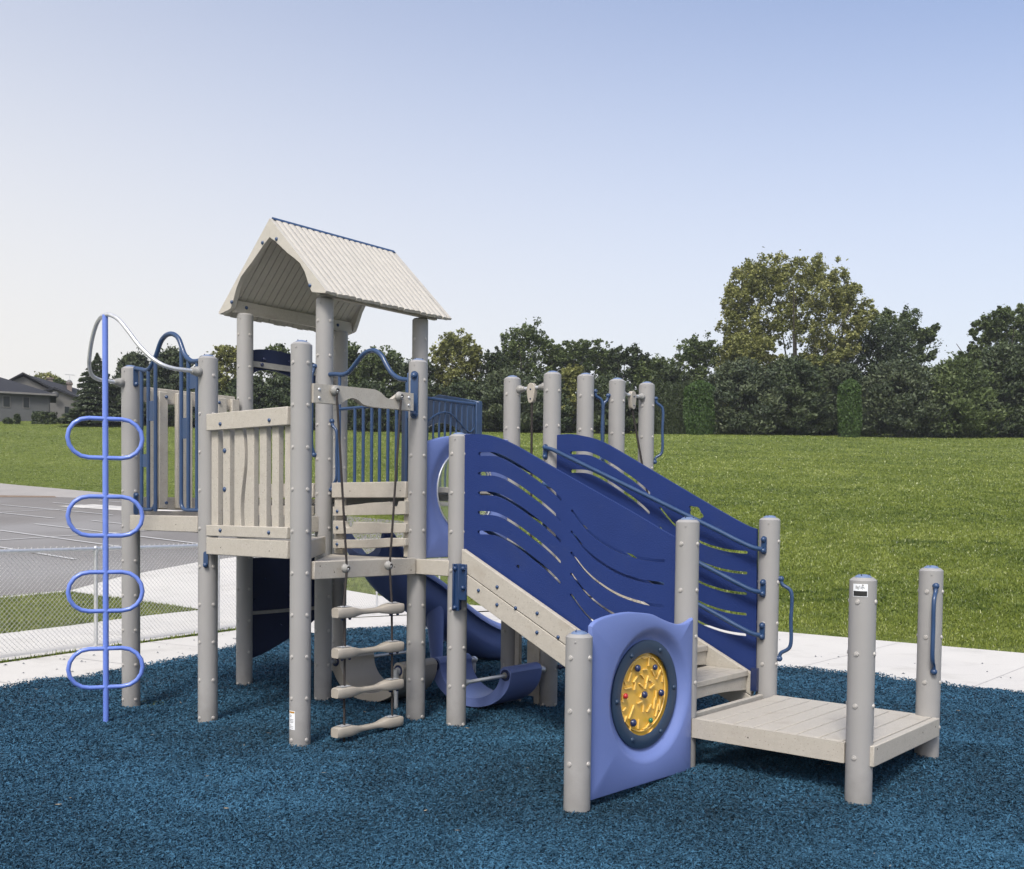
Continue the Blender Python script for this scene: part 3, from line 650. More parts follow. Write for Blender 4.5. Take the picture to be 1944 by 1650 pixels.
for b_, z_ in ((-.895,2.128),(-.895,2.078),(-.155,2.148),(-.155,2.098)):
    m2 = MB(); m2.ball((1.044,b_,z_), .0105, n=10, m=6, sc=(.7,1,1)); part(m2, 'bolt', M['galv'], o)
def clamp(p, r=.033):
    mb = MB(); mb.ball(p, r, n=16, m=10, sc=(.72,1,.94)); mb.cyl((p[0]+.012,p[1],p[2]), (p[0]+r*.80,p[1],p[2]), r*.62, r*.50, n=16)
    mb.mi = 1; mb.cyl((p[0]+r*.79,p[1],p[2]), (p[0]+r*.815,p[1],p[2]), r*.36, n=12)
    mb.mi = 2; mb.ball((p[0]+r*.82,p[1]-.004,p[2]-.004), r*.16, n=8, m=5)
    return part(mb, 'rope_clamp', [M['castgrey'], M['hole'], M['galv']], RL)
for b_, z_ in ((-.785,2.131),(-.252,2.146)): clamp((1.058,b_,z_))
for b_, z_ in ((-.72,1.054),(-.366,1.060)): clamp((1.090,b_,z_))
RB = [(-.76,-.75,-.752,-.752),(-.365,-.36,-.357,-.354)]
for k, s in enumerate((0, 1)):
    top = (1.072,(-.785,-.252)[k],2.12); low = (1.10,(-.72,-.366)[k],1.05)
    mb = MB(); mb.tube([top, low], .0072, n=8, spline=False); part(mb, 'rope', M['rope'], RL)
    pts = [low]+[(1.12, RB[k][i], z) for i, z in enumerate((.83,.58,.34,.09))]+[(1.12, RB[k][3], -.06)]
    mb = MB(); mb.tube(pts, .0072, n=8, spline=False); part(mb, 'rope', M['rope'], RL)
def rung(z):
    mb = MB(); N = 26; prof = []
    b0_, b1_ = -.828, -.284
    for i in range(N+1):
        t = i/N; e = min(t, 1-t)*2
        hh = .032-.017*float(sstep(e, .38, .80)); ww = .038-.015*float(sstep(e, .38, .85))
        if i in (0, N): hh *= .86; ww *= .86
        sag = .012*float(sstep(e,.35,.9))
        for (x, y) in ((-1,-.72),(-.80,-1),(.80,-1),(1,-.72),(1,.72),(.80,1),(-.80,1),(-1,.72)): prof.append((1.12+x*ww, b0_+(b1_-b0_)*t, z-sag*.3+y*hh))
    fs = [tuple(range(8)), tuple(range(N*8+7, N*8-1, -1))]
    for i in range(N):
        for j in range(8): fs.append((i*8+j, i*8+(j+1)%8, (i+1)*8+(j+1)%8, (i+1)*8+j))
    mb.add(prof, fs); o = part(mb, 'rung', M['beige'], RL, angle=50)
    for b_ in (-.755,-.357):
        m2 = MB(); m2.cyl((1.12,b_-.03,z+.036),(1.12,b_+.03,z+.036),.006,n=6); m2.box(1.095,1.145,b_-.038,b_+.038,z+.035,z+.0375); part(m2, 'plate', M['galv'], o)
        for db in (-.03,.03): m2 = MB(); m2.ball((1.135,b_+db,z-.037),.010,n=8,m=6); part(m2, 'bolt', M['darkblue'], o)
for z in (.787,.542,.300,.060): rung(z)

# tower roof ----------------------------------------------------------------------
RF = empty('tower_roof', (0,0,0), parent=PS)
am = -.486; zr = 3.572; ae = .160; ze = 2.952
yb0, yb1 = -.085, 1.115; NP = 20
for sgn in (1, -1):
    mb = MB(); L_ = math.hypot(ae-am, zr-ze); dx = (ae-am)/L_*sgn; dz = -(zr-ze)/L_; nx_, nz_ = -dz*sgn*1.0, dx*sgn
    nx_ = (zr-ze)/L_*sgn; nz_ = (ae-am)/L_
    for i in range(NP):
        y0 = yb0+(yb1-yb0)*i/NP; y1 = yb0+(yb1-yb0)*(i+1)/NP-.0050; ww = y1-y0
        prof = [(y0,-.012),(y0,.0085),(y0+ww*.14,.0125),(y0+ww*.5,.0145),(y1-ww*.14,.0125),(y1,.0085),(y1,-.012)]
        vs = []
        for s_ in (0.0, L_+.012*(.6+.4*math.sin(i*1.7))):
            for y, h in prof: vs.append((am+dx*s_+nx_*h, y, zr+dz*s_+nz_*h))
        n7 = 7; mb.add(vs, [tuple(range(7)), tuple(range(13,6,-1))]+[(j,(j+1)%7,(j+1)%7+7,j+7) for j in range(7)])
    part(mb, 'roof_slope', M['roof'], RF, angle=25)
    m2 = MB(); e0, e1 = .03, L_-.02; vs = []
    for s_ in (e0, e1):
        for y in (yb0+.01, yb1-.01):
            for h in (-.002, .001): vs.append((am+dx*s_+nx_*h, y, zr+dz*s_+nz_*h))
    m2.add(vs, [(0,2,6,4),(1,5,7,3),(0,1,3,2),(4,6,7,5),(0,4,5,1),(2,3,7,6)]); part(m2, 'gap_shade_sheet', M['hole'], RF)  # dark sheet added inside the planks so their gaps look shaded
mb = MB(); mb.prism([(am-.020,zr+.002),(am,zr+.022),(am+.020,zr+.002),(am+.016,zr-.003),(am,zr+.014),(am-.016,zr-.003)], 'b', yb0-.02, yb1+.02); part(mb, 'ridge_strip', M['steel_blue'], RF)
inner = [(.030,2.966),(.006,2.975),(-.030,3.040),(-.071,3.125),(-.125,3.195),(-.190,3.240),(-.267,3.288),(-.345,3.345),(-.420,3.400),(-.487,3.440)]
outer = [(am,3.578),(.172,2.957),(.160,2.944)]
def barge(y0, y1, m='board'):
    for s_ in (1, -1):
        P_ = [(am+.0006,3.440),(am+.0006,3.580)]+outer[1:]+inner[:-1]
        P_ = [(x if s_ == 1 else 2*am-x, z) for x, z in P_]
        mb = MB(); mb.prism(P_, 'b', y0, y1); o = part(mb, 'barge_board', M['roof'], RF, bevel=.005)
        if y0 < 0: bolt_set([(am+s_*(.085),y0,3.412),(am+s_*.478,y0,3.018)], (0,-1,0), o, r=.015)
barge(-.128,-.088); barge(1.118,1.156)
for a_ in (.03, 2*am-.03):
    mb = MB(); mb.box(a_-.019,a_+.019,-.085,1.115,2.95,3.045); part(mb, 'eave_beam', M['board'], RF, bevel=.004)
bolt_set([(2*am-.03+.019,.02,3.0),(2*am-.03+.019,.95,3.0)], (1,0,0), RF, r=.014)

# stairs ---------------------------------------------------------------------------
SP = .483
def zs_(a): return 1.11-SP*(a-1.579)
ST = empty('stairway', (0,0,0), parent=PS)
for side, (y0, y1) in ((-1,(-.072,-.034)),(1,(U-.070,U-.032))):
    a0, a1 = 1.45, 2.985
    for dz0, dz1 in ((0,-.134),(-.139,-.272)):
        mb = MB(); mb.prism([(a0,zs_(a0)+dz0),(a1,zs_(a1)+dz0),(a1,max(zs_(a1)+dz1,.17)),(a0,zs_(a0)+dz1)], 'b', y0, y1)
        o = part(mb, 'stringer', M['board'], ST, bevel=.004)
    if side < 0:
        f_ = [(1.66,.92+.01),(1.77,.965),(1.97,.815),(2.10,.83)]
        pts = [(885+25,0)]
        bolt_set([(1.60,y0,.915),(1.755,y0,.945),(1.755,y0,.835),(1.905,y0,.825),(2.075,y0,.805),(2.075,y0,.690),(2.235,y0,.675)], (0,-1,0), ST, r=.0115)
RUN = .283
for k in range(5):
    ax = 2.968-RUN*k; zt = .452+.1275*k
    mb = MB(); w = .092
    for j in range(3): x1 = ax-j*(w+.004); mb.box(x1-w, x1, -.030, U-.075, zt-.034, zt)
    part(mb, 'tread', M['board'], ST, bevel=.004)
    mb = MB(); n_ = 14; yy0, yy1 = -.030, U-.075
    low = [(yy0+(yy1-yy0)*i/n_, zt-.125+.0+.026*math.sin(PI*i/n_)) for i in range(n_+1)]
    mb.prism([(yy0,zt-.036),(yy1,zt-.036)]+low[::-1], 'a', ax-.045, ax-.012); part(mb, 'riser', M['board'], ST, bevel=.003)
# wave panels
def thick_curve(pts, w=.021, k=5):
    P = crom([(x, z, 0) for x, z in pts], k); L, R = [], []
    for i, p in enumerate(P):
        t = (P[min(i+1,len(P)-1)]-P[max(i-1,0)]).normalized(); nn = Vector((-t.y, t.x, 0)); L.append(p+nn*w/2); R.append(p-nn*w/2)
    t0 = (P[1]-P[0]).normalized(); t1 = (P[-1]-P[-2]).normalized()
    cap0 = [P[0]-t0*w*.35+Vector((-t0.y,t0.x,0))*w*.25*s for s in (-1,1)]; cap1 = [P[-1]+t1*w*.35+Vector((-t1.y,t1.x,0))*w*.25*s for s in (1,-1)]
    pl = L+cap1+R[::-1]+cap0
    return [(p.x, p.y) for p in pl]
s1p = [(0,0),(.12,-.004),(.20,-.025),(.28,-.060),(.36,-.100),(.43,-.140),(.50,-.180),(.55,-.212),(.605,-.250),(.652,-.288)]
s2p = [(0,0),(.045,-.048),(.09,-.092),(.145,-.134),(.20,-.167),(.275,-.204),(.35,-.232),(.43,-.252),(.50,-.264),(.57,-.270),(.635,-.272)]
def wave_panel(b_, z1, z2, dz, top, bot, extra):
    holes = []
    for k in range(5): holes.append(thick_curve([(1.537+x, z1-dz*k+z) for x, z in s1p], w=.023))
    for k in range(5): holes.append(thick_curve([(2.276+x, z2-dz*k+z) for x, z in s2p], w=.018))
    holes += extra
    topc = [(p.x, p.y) for p in crom([(x, z, 0) for x, z in top], 5)]
    mb = MB(); mb.prism(topc+bot, 'b', b_-.0095, b_+.0095, holes)
    return part(mb, 'wave_panel', M['navy'], angle=30)
wave_panel(0.0, 1.774, 1.420, .1240, [(1.405,1.900),(1.50,1.902),(1.60,1.892),(1.72,1.862),(1.847,1.812),(2.1,1.692),(2.4,1.552),(2.7,1.414),(2.90,1.316),(2.995,1.275)],
           [(2.995,.40),(1.405,1.13)], [arc(1.866,1.073,.013,0,2*PI*15/16,15)])
flower = [(2.545+(.052+.006*math.cos(5*t))*math.cos(t), 1.418+(.040+.005*math.cos(5*t))*math.sin(t)-.020*math.cos(t)) for t in [2*PI*i/40 for i in range(40)]]
wave_panel(U-.008, 1.832, 1.447, .1285, [(1.390,1.962),(1.50,1.966),(1.60,1.954),(1.74,1.922),(1.865,1.872),(2.1,1.752),(2.4,1.596),(2.7,1.442),(2.90,1.345),(2.975,1.322)],
           [(2.990,.455),(2.99,.36),(1.405,1.13)], [flower])
# handrails inside the stairs
for yb in (U-.085, .085):
    for k, z0 in enumerate((0,-.262,-.525)):
        mb = MB(); zz = [(1.352,1.871),(1.42,1.856),(1.52,1.815),(2.0,1.617),(2.675,1.337),(2.86,1.258),(2.95,1.222),(3.0,1.206),(3.052,1.200)]
        mb.tube([(x, yb, z+z0+.03*k*(x-1.35)/1.7*0) for x, z in zz], .0145, n=12, k=5); o = part(mb, 'handrail', M['steel_blue'])
        for x, z, d in ((AA, 1.192+z0, -1 if yb > .5 else 1), (AE+.0, 1.875+z0, -1 if yb > .5 else 1)):
            pb = U if yb > .5 else 0
            mb2 = MB(); up = 1 if x > 2 else -1
            zz0, zz1 = (z-.022, z+.088) if up == 1 else (z-.088, z+.022)
            dd = Vector((.0, d, 0)); yy = pb+d*(RP+.001); w = .032; poly = arc(x, zz1-w/2, w/2, 0, PI, 8)+arc(x, zz0+w/2, w/2, PI, 2*PI, 8)
            mb2.prism(poly, 'b', min(yy, yy+d*.012), max(yy, yy+d*.012)); zb = zz1-.02 if up == 1 else zz0+.02
            mb2.ball((x, yy+d*.014, zb), .0165, n=12, m=8); mb2.ball((x, yy+d*.016, z), .0165, n=12, m=8); part(mb2, 'bracket', M['steel_blue'], o)
# bent blue plate under the top of the stringer, post E
mb = MB(); mb.box(AE+.058, AE+.155, -.085, -.073, .845, 1.075); mb.box(AE+.050,AE+.060,-.10,-.02,.775,1.075); mb.box(AE+.035, AE+.095, -.088, -.076, .775, 1.075)
for x, z in ((AE+.065,1.045),(AE+.135,1.048),(AE+.135,.925),(AE+.065,.795)): mb.ball((x,-.092,z), .0155, n=12, m=8)
part(mb, 'bracket', mat('dark_bracket', (.010,.034,.10), .4, coat=.15), bevel=.004)
mb = MB(); mb.box(2.99,3.03,U-.09,U-.055,.33,.47); part(mb, 'bracket', M['darkblue'])
# transfer platform -----------------------------------------------------------------
PT = empty('platform', (0,0,0), parent=PS)
mb = MB(); x = 3.055; w = .118
x = 3.122
for j in range(8): x1 = min(x+.1110, 4.063); mb.box(x, x1, -.0145 if 3.13 < x < 3.9 else -.012, U-.03, .274, .309); x += .1180
o = part(mb, 'planks', M['board'], PT, bevel=.004)
mb = MB(); mb.box(3.118, 3.962, -.032, -.0150, .207, .3075); mb.box(3.118,3.962,-.0148,-.002,.207,.272); o = part(mb, 'side_beam', M['board'], PT)
holes_on(o, [(3.45,-.032,.255)], (0,-1,0))
mb = MB(); mb.box(3.10, 3.97, U-.0295, U+.006, .207, .3075); part(mb, 'side_beam', M['board'], PT, bevel=.004)
mb = MB(); mb.box(4.0665, 4.104, -.020, .925, .207, .3085); o = part(mb, 'end_beam', M['board'], PT, bevel=.005)
holes_on(o, [(4.104,.02,.29),(4.104,.66,.27),(4.104,.86,.27)], (1,0,0))
mb = MB(); mb.box(3.04,3.07,.06,.90,.22,.315); part(mb, 'end_beam', M['board'], PT, bevel=.005)

# round-window panels (maze and bubble) ------------------------------------------------
def disc_panel(a_front, back, cb, cz, r_in, r_low, r_rim, depth, outline, m, parent=PS, name='play_panel', edge=None):
    """moulded panel in the plane a = const with a dished round window"""
    mb = MB(); N = 96; O2 = [Vector(p) for p in outline]
    def hit(t):
        d = Vector((math.cos(t), math.sin(t))); c = Vector((cb, cz)); best = 9
        for i in range(len(O2)):
            p, q2 = O2[i], O2[(i+1) % len(O2)]; e = q2-p; den = d.x*e.y-d.y*e.x
            if abs(den) < 1e-9: continue
            w = p-c; s = (w.x*e.y-w.y*e.x)/den; u_ = (w.x*d.y-w.y*d.x)/den
            if s > 0 and -1e-6 <= u_ <= 1+1e-6: best = min(best, s)
        return best
    ts = sorted(set([2*PI*i/N for i in range(N)]+[math.atan2(p.y-cz, p.x-cb) % (2*PI) for p in O2])); n_ = len(ts)
    sg = 1 if a_front > back else -1
    rings = []
    S = 7
    def prof():
        out = [(r_in, depth+.012), (r_in, depth), (r_low, depth)]
        for i in range(1, S+1): t = i/S; out.append((r_low+(r_rim-r_low)*t, depth*(1-(t*t*(3-2*t)))))
        return out
    for r, dp in prof(): rings.append([(a_front-sg*dp, cb+r*math.cos(t), cz+r*math.sin(t)) for t in ts])
    H_ = [hit(t) for t in ts]
    for ins, dp in ((.012, 0), (.004, .003), (0, .011)): rings.append([(a_front-sg*dp, cb+max(h-ins, r_rim+.001)*math.cos(t), cz+max(h-ins, r_rim+.001)*math.sin(t)) for h, t in zip(H_, ts)])
    rings.append([(a_front-sg*edge if edge else back, cb+h*math.cos(t), cz+h*math.sin(t)) for h, t in zip(H_, ts)])
    if edge: rings.append([(back, cb+(r_rim-.01)*math.cos(t), cz+(r_rim-.01)*math.sin(t)) for t in ts])
    rings.append([(back, cb+r_in*math.cos(t), cz+r_in*math.sin(t)) for t in ts])
    vs = [p for R in rings for p in R]; fs = []
    K = len(rings)
    for i in range(K):
        i2 = (i+1) % K
        for j in range(n_): fs.append((i*n_+j, i*n_+(j+1)%n_, i2*n_+(j+1)%n_, i2*n_+j))
    mb.add(vs, fs); return part(mb, name, m, parent, angle=40)
cb, cz = -.412, .482; af = AA+.022
wav = crom([(-.900,.868,0),(-.86,.892,0),(-.76,.910,0),(-.62,.918,0),(-.50,.908,0),(-.40,.893,0),(-.31,.862,0),(-.22,.836,0),(-.15,.826,0),(-.095,.832,0),(-.036,.852,0)], 4)
outl = [(-.900,.030)]+[(-.900,.06)]+[(p.x, p.y) for p in wav]+[(-.036,.05),(-.036,.030)]
MP = disc_panel(af, af-.06, cb, cz, .232, .280, .352, .045, outl, M['peri'], name='maze_panel', edge=.024)
mb = MB(); mb.lathe((0,0,0), [(.212,0),(.279,0),(.279,.010),(.274,.013),(.216,.013),(.212,.010),(.212,0)], n=64, caps=False)
def to_a(mb, a0, cb, cz): mb.v = [(a0+v[2], cb+v[0], cz+v[1]) for v in mb.v]; return mb
part(to_a(mb, af-.044, cb, cz), 'ring', M['ring'], MP)
for k in range(6):
    t = math.radians(62-60*k); p = (af-.030, cb+.246*math.cos(t), cz+.246*math.sin(t)); m2 = MB(); m2.ball(p, .013, n=12, m=8, sc=(.8,1,1)); part(m2, 'bolt', M['ring'], MP)
mb = MB(); mb.cyl((af-.075,cb,cz),(af-.055,cb,cz), .236, n=64); part(mb, 'maze_disc', M['yellow'], MP)
mb = MB(); rr = random.Random(5)
def ridge(y, z, t, L_, w=.0055):
    d = Vector((0, math.cos(t), math.sin(t))); p = Vector((af-.049, cb+y-.010, cz+z)); mb.beam(p-d*L_*.42, p+d*L_*.42, w, .009, up=(1,0,0))
knobs = [(-.070,.140,.019,'darkblue'),(.080,.130,.016,'darkblue'),(-.008,-.002,.019,'darkblue'),(.140,-.010,.019,'darkblue'),(-.100,-.134,.020,'darkblue'),(-.168,.010,.015,'red'),(.050,-.142,.014,'green')]
for y, z, t, L_ in ((.02,.185,0,.045),(.05,.165,1.57,.06),(.02,.125,0,.04),(.09,.10,2.2,.05),(-.11,.10,1.1,.06),(-.155,.08,2.3,.04),(-.06,.085,.7,.06),(.0,.09,2.4,.04),(.04,.07,1.1,.05),(.14,.085,.9,.07),(.175,.06,1.57,.04),(-.12,.045,0,.07),(-.065,.05,1.4,.05),(-.01,.045,2.5,.05),(.03,.04,1.2,.04),(.085,.03,.4,.05),(.12,-.02,1.5,.06),(-.15,-.06,.5,.035),(-.09,-.08,1.0,.09),(-.02,-.04,.2,.05),(.01,-.075,1.5,.045),(.06,-.08,.8,.06),(.105,-.06,1.4,.07),(.13,-.10,1.2,.08),(.155,-.06,1.45,.10),(-.14,-.11,1.0,.04),(-.10,-.17,1.5,.04),(-.03,-.15,1.5,.06),(.03,-.18,.2,.04),(.06,-.165,.5,.05),(-.165,.0,1.57,.05),(.10,.17,2.6,.06),(-.09,.15,1.0,.05),(.165,.11,2.0,.05),(-.01,-.005,.9,.03),(.08,-.20,.7,.05),(.07,.06,2.6,.03)):
    ridge(y, z, t, L_)
ring_pts = [(af-.051, cb+.192*math.cos(t), cz+.192*math.sin(t)) for t in [2*PI*i/60 for i in range(61)]]
mb.tube(ring_pts, .004, n=6, spline=False, closed=True)
part(mb, 'maze_walls', M['maze_edge'], MP)
for y, z, r, cm_ in knobs:
    m2 = MB(); m2.ball((af-.036, cb+y, cz+z), r, n=14, m=10, sc=(.8,1,1)); part(m2, 'knob', M[cm_], MP)
Pv = Vector((AA+.02,-.906,0)); MP.matrix_local = Matrix.Translation(Pv) @ Matrix.Rotation(-.054, 4, 'Z') @ Matrix.Translation(-Pv)
# lower skirt under the maze panel already touches the mulch; bubble panel
wav = crom([(.062,1.870,0),(.12,1.890,0),(.25,1.922,0),(.40,1.940,0),(.55,1.945,0),(.72,1.945,0),(.91,1.942,0)], 4)
outl = [(.062,1.092)]+[(p.x, p.y) for p in wav]+[(.91,1.092)]
BP = disc_panel(U+.022, U-.02, .486, 1.556, .285, .287, .40, .032, outl, M['peri'], name='bubble_panel')
mb = MB(); n_, m_ = 40, 8; vs = []; fs = []
for i in range(m_+1):
    t = i/m_*PI*.42
    for j in range(n_): q = 2*PI*j/n_; r = .288*math.sin(t)/math.sin(PI*.42); vs.append((U-.012-.16*(math.cos(t)-math.cos(PI*.42)), .486+r*math.cos(q), 1.556+r*math.sin(q)))
for i in range(m_):
    for j in range(n_): fs.append((i*n_+j, i*n_+(j+1)%n_, (i+1)*n_+(j+1)%n_, (i+1)*n_+j))
mb.add(vs, fs); o = part(mb, 'bubble', M['acrylic'], BP, angle=60, recalc=False)
md = o.modifiers.new('thick', 'SOLIDIFY'); md.thickness = .003
mb = MB(); mb.tube([(U-.006, .486+.288*math.cos(t), 1.556+.288*math.sin(t)) for t in [2*PI*i/48 for i in range(49)]], .005, n=8, spline=False, closed=True); part(mb, 'rim', M['galv'], BP)

# crescent crawl seats -----------------------------------------------------------------
def crescent(a0, a1, b_0, b_1, m, name='crescent_seat', zt=.282, zb=.028, th=.05):
    Rr = (a1-a0)/2; c0 = (a0+a1)/2; N = 28; outer, inner_ = [], []
    for i in range(N+1):
        t = PI+PI*i/N; outer.append((c0+(Rr+.048)*math.cos(t), zt+.012+(zt-zb+.012)*math.sin(t))); inner_.append((c0+(Rr-.048)*math.cos(t), zt+.012+(zt-zb-th)*math.sin(t)))
    e0 = arc(a1, zt+.010, .054, 0, PI, 10)[1:-1]; e1 = arc(a0, zt+.010, .054, 0, PI, 10)[1:-1]
    poly = outer+e0+inner_[::-1]+e1
    mb = MB(); mb.prism(poly, 'b', b_0, b_1); o = part(mb, name, M[m], bevel=.008)
    for x in (a0, a1): m2 = MB(); m2.cyl((x, b_0-.004, zt+.006), (x, b_0+.002, zt+.006), .040, n=20); m2.mi = 1; m2.cyl((x, b_0-.012, zt+.006), (x, b_0-.003, zt+.006), .020, n=16); part(m2, 'bearing', [M['darkblue'], M['castgrey']], o)
    return o
crescent(0.0, .675, .12, .46, 'beige'); crescent(.675, AE, .49, .83, 'peri')
for x, y0, y1 in ((0,.03,.93),(.675,.10,.93),(AE,.05,.92)):
    mb = MB(); mb.cyl((x,y0,.286),(x,y1,.286), .0125, n=14)
    for y in (y0+.025, y1-.025): mb.ball((x,y,.286), .031, n=14, m=8, sc=(.9,1.1,.9)); mb.cyl((x,y+.02 if y<.5 else y-.02,.286),(x,y+.05 if y<.5 else y-.05,.286),.022,.015,n=12)
    part(mb, 'axle_bar', M['galv'])
for y in (.10,.90):
    mb = MB(); mb.cyl((.675,y,-.1),(.675,y,.22), .015, n=12); mb.cyl((.675,y,.19),(.675,y,.30),.021,n=12); part(mb, 'support_leg', M['galv'])
mb = MB(); mb.cyl((AE+.07,U+.03,.30),(AE+.25,U+.20,.30),.012,n=10); mb.ball((AE+.075,U+.035,.30),.02); part(mb, 'grab_handle', M['darkblue'])

# vertical boards under the bridge, left climbing panel --------------------------------
for x0, x1, y_, z1 in ((U+.075,U+.115,U-.01,1.04),(U+.16,U+.245,U+.03,.98),(U+.255,U+.305,U-.005,1.04)):
    mb = MB(); mb.box(x0, x1, y_-.018, y_+.018, -.05 if x0 < 1.1 or x0 > 1.2 else .06, z1); part(mb, 'upright_board', M['board'], bevel=.004)
# curved climbing wall under the rear-left side (plane a=-U)
curve = [(p.x, p.y) for p in crom([(.05,.205,0),(.18,.232,0),(.30,.275,0),(.446,.335,0),(.58,.395,0),(.72,.470,0),(.92,.60,0)], 5)]
mb = MB(); mb.prism([(.05,1.02)]+[(.05,.205)]+curve[1:]+[(.92,1.02)], 'a', -U-.046, -U-.028); o = part(mb, 'climbing_wall', M['navydark_shade'], angle=30)
mb = MB(); mb.box(-U-.027,-U-.005,.05,.92,.565,.592); part(mb, 'cross_bar', M['castgrey'], o)
for y, z in ((.12,.68),(.27,.58),(.46,.70),(.38,.46),(.62,.60),(.22,.85),(.55,.88)):
    m2 = MB(); m2.ball((-U-.026,y,z), .014, n=10, m=6); part(m2, 'bolt', M['darkblue'], o)
# hood arch above it
top_ = [(p.x, p.y) for p in crom([(.04,2.665,0),(.15,2.692,0),(.30,2.702,0),(.486,2.690,0),(.65,2.662,0),(.80,2.62,0),(.93,2.56,0)], 5)]
bot_ = [(p.x, p.y) for p in crom([(.93,2.30,0),(.86,2.36,0),(.70,2.455,0),(.50,2.500,0),(.32,2.535,0),(.20,2.532,0),(.11,2.500,0),(.06,2.43,0),(.04,2.30,0)], 5)]
mb = MB(); mb.prism(top_+bot_, 'a', -U-.046, -U-.028); o = part(mb, 'arch_hood', M['navydark_shade'], angle=30)
mb = MB(); mb.box(-U-.027,-U-.006,.05,.92,2.545,2.590); part(mb, 'cross_bar', M['castgrey'], o)
for y, z, r in ((.20,2.62,.016),(.165,2.57,.016),(.45,2.63,.014)): m2 = MB(); m2.ball((-U-.005 if z < 2.6 else -U-.026,y,z), r, n=10, m=6); part(m2, 'bolt', M['darkblue'], o)

# slide tower: side railing, hood, curved slide ------------------------------------------
GR = empty('side_railing', (0,0,0), parent=PS)
mb = MB(); mb.cyl((0,1.02,2.322),(0,1.625,2.322), .014, n=12); mb.cyl((0,1.02,1.53),(0,1.625,1.53), .012, n=10); part(mb, 'top_rail', M['steel_blue'], GR)
for i in range(9): y = 1.06+i*.068; mb = MB(); mb.cyl((0,y,1.53),(0,y,2.32), .0095, n=10); part(mb, 'bar', M['steel_blue'], GR)
mb = MB(); mb.tube([(.012,1.02,2.10),(.012,1.10,2.17),(.012,1.20,2.215),(.012,1.30,2.222),(.012,1.40,2.17),(.012,1.50,2.10),(.012,1.56,2.085),(.012,1.61,2.12)], .0075, n=8, k=5); part(mb, 'wave_bar', M['steel_blue'], GR)
hood = [(-.93,1.50),(-.93,2.36),(-.46,2.44),(.02,2.352),(.02,1.50),(-.10,1.50),(-.10,1.95)]+[(-.46+.34*math.cos(t), 1.93+.26*math.sin(t)) for t in [PI*i/16 for i in range(17)]]+[(-.82,1.95),(-.82,1.50)]
mb = MB(); mb.prism(hood, 'b', 1.66, 1.70); mb.box(-.012,.022,1.625,1.66,1.50,2.345); part(mb, 'slide_hood', M['steel_blue'], bevel=.006)
path = [(-.47,.80,1.31),(-.47,.90,1.20),(-.47,1.02,1.07),(-.47,1.16,.965),(-.47,1.33,.878),(-.47,1.52,.775),(-.465,1.76,.612),(-.455,2.0,.478),(-.44,2.24,.385),(-.42,2.5,.345)]
P = crom(path, 6); mb = MB(); vs = []; rows = []
for i, p in enumerate(P):
    t = (P[min(i+1,len(P)-1)]-P[max(i-1,0)]); t.z = 0; t.normalize(); s_ = Vector((t.y,-t.x,0)); row = []
    w = .245; dp = .26
    out = [(-w-.062,-.055),(-w-.066,-.03),(-w-.050,-.004),(-w-.02,.010),(-w+.01,-.005)]+[(w*-.92*math.cos(q), -dp*math.sin(q)**.75) for q in [PI*k/10 for k in range(1,10)]]+[(w-.01,-.005),(w+.02,.010),(w+.050,-.004),(w+.066,-.03),(w+.062,-.055)]
    back = [(w*1.02*math.cos(q), -(dp+.03)*math.sin(q)**.75-.045) for q in [PI*k/10 for k in range(0,11)]]
    for u_, h in out+back: row.append(p+s_*u_+Vector((0,0,h)))
    rows.append(row)
nr = len(rows[0]); vs = [v for r in rows for v in r]; fs = []
for i in range(len(rows)-1):
    for j in range(nr): fs.append((i*nr+j, i*nr+(j+1)%nr, (i+1)*nr+(j+1)%nr, (i+1)*nr+j))
fs += [tuple(range(nr-1,-1,-1)), tuple(range((len(rows)-1)*nr, len(rows)*nr))]
mb.add(vs, fs); SL = part(mb, 'slide', M['peri'], angle=50)
mb = MB(); mb.cyl((-.30,1.50,.10),(-.33,1.50,.62), .050, .085, n=16); part(mb, 'slide_leg', M['peri'], SL)
mb = MB(); mb.cyl((-.30,1.50,-.05),(-.30,1.50,.11), .046, n=16); part(mb, 'slide_foot', mat('olive_foot', (.05,.07,.03), .6), SL)

# left pole climber with loops --------------------------------------------------------------
LC = empty('loop_climber', (-.486, -1.425, 0), parent=PS)
mb = MB(); mb.cyl((0,0,-.12),(0,0,2.665), .0185, n=20); part(mb, 'pole', M['peri_tube'], LC)
dl = Vector((math.cos(math.radians(62)), math.sin(math.radians(62)), 0)); dn = Vector((dl.y,-dl.x,0))
for z in (1.862,1.352,.856,.352):
    W_, Hh, rad = .228, .128, .128; pts = []
    for k in range(9): t = PI/2-PI*k/8; pts.append((W_-rad+rad*math.cos(t)*1.0, Hh*math.sin(t)))
    for k in range(9): t = -PI/2-PI*k/8; pts.append((-(W_-rad)+rad*math.cos(t), Hh*math.sin(t)))
    ring = []
    for u_, h in pts: ring.append(dl*u_+dn*(.32*u_*u_)+Vector((0,0,z+h)))
    mb = MB(); full = []
    M_ = len(ring)
    for i in range(M_):
        full.append(ring[i])
        if (ring[(i+1)%M_]-ring[i]).length > .1:
            for q in (.33,.66): full.append(ring[i].lerp(ring[(i+1)%M_], q))
    mb.tube(full, .0142, n=12, spline=False, closed=True); part(mb, 'loop', M['peri_tube'], LC, angle=60)
mb = MB(); pts = []
leg = [(.486,.06,2.300),(.484,.16,2.300),(.472,.25,2.303),(.44,.315,2.325),(.385,.362,2.375),(.315,.395,2.445),(.235,.42,2.535),(.15,.437,2.615),(.07,.449,2.655),(0,.453,2.665)]
for x, y, z in leg: pts.append((-x, .4535-y, z))
for x, y, z in leg[-2::-1]: pts.append((x, .4535-y, z))
mb.tube(pts, .0135, n=14, k=6); part(mb, 'support_tube', M['galv'], LC)
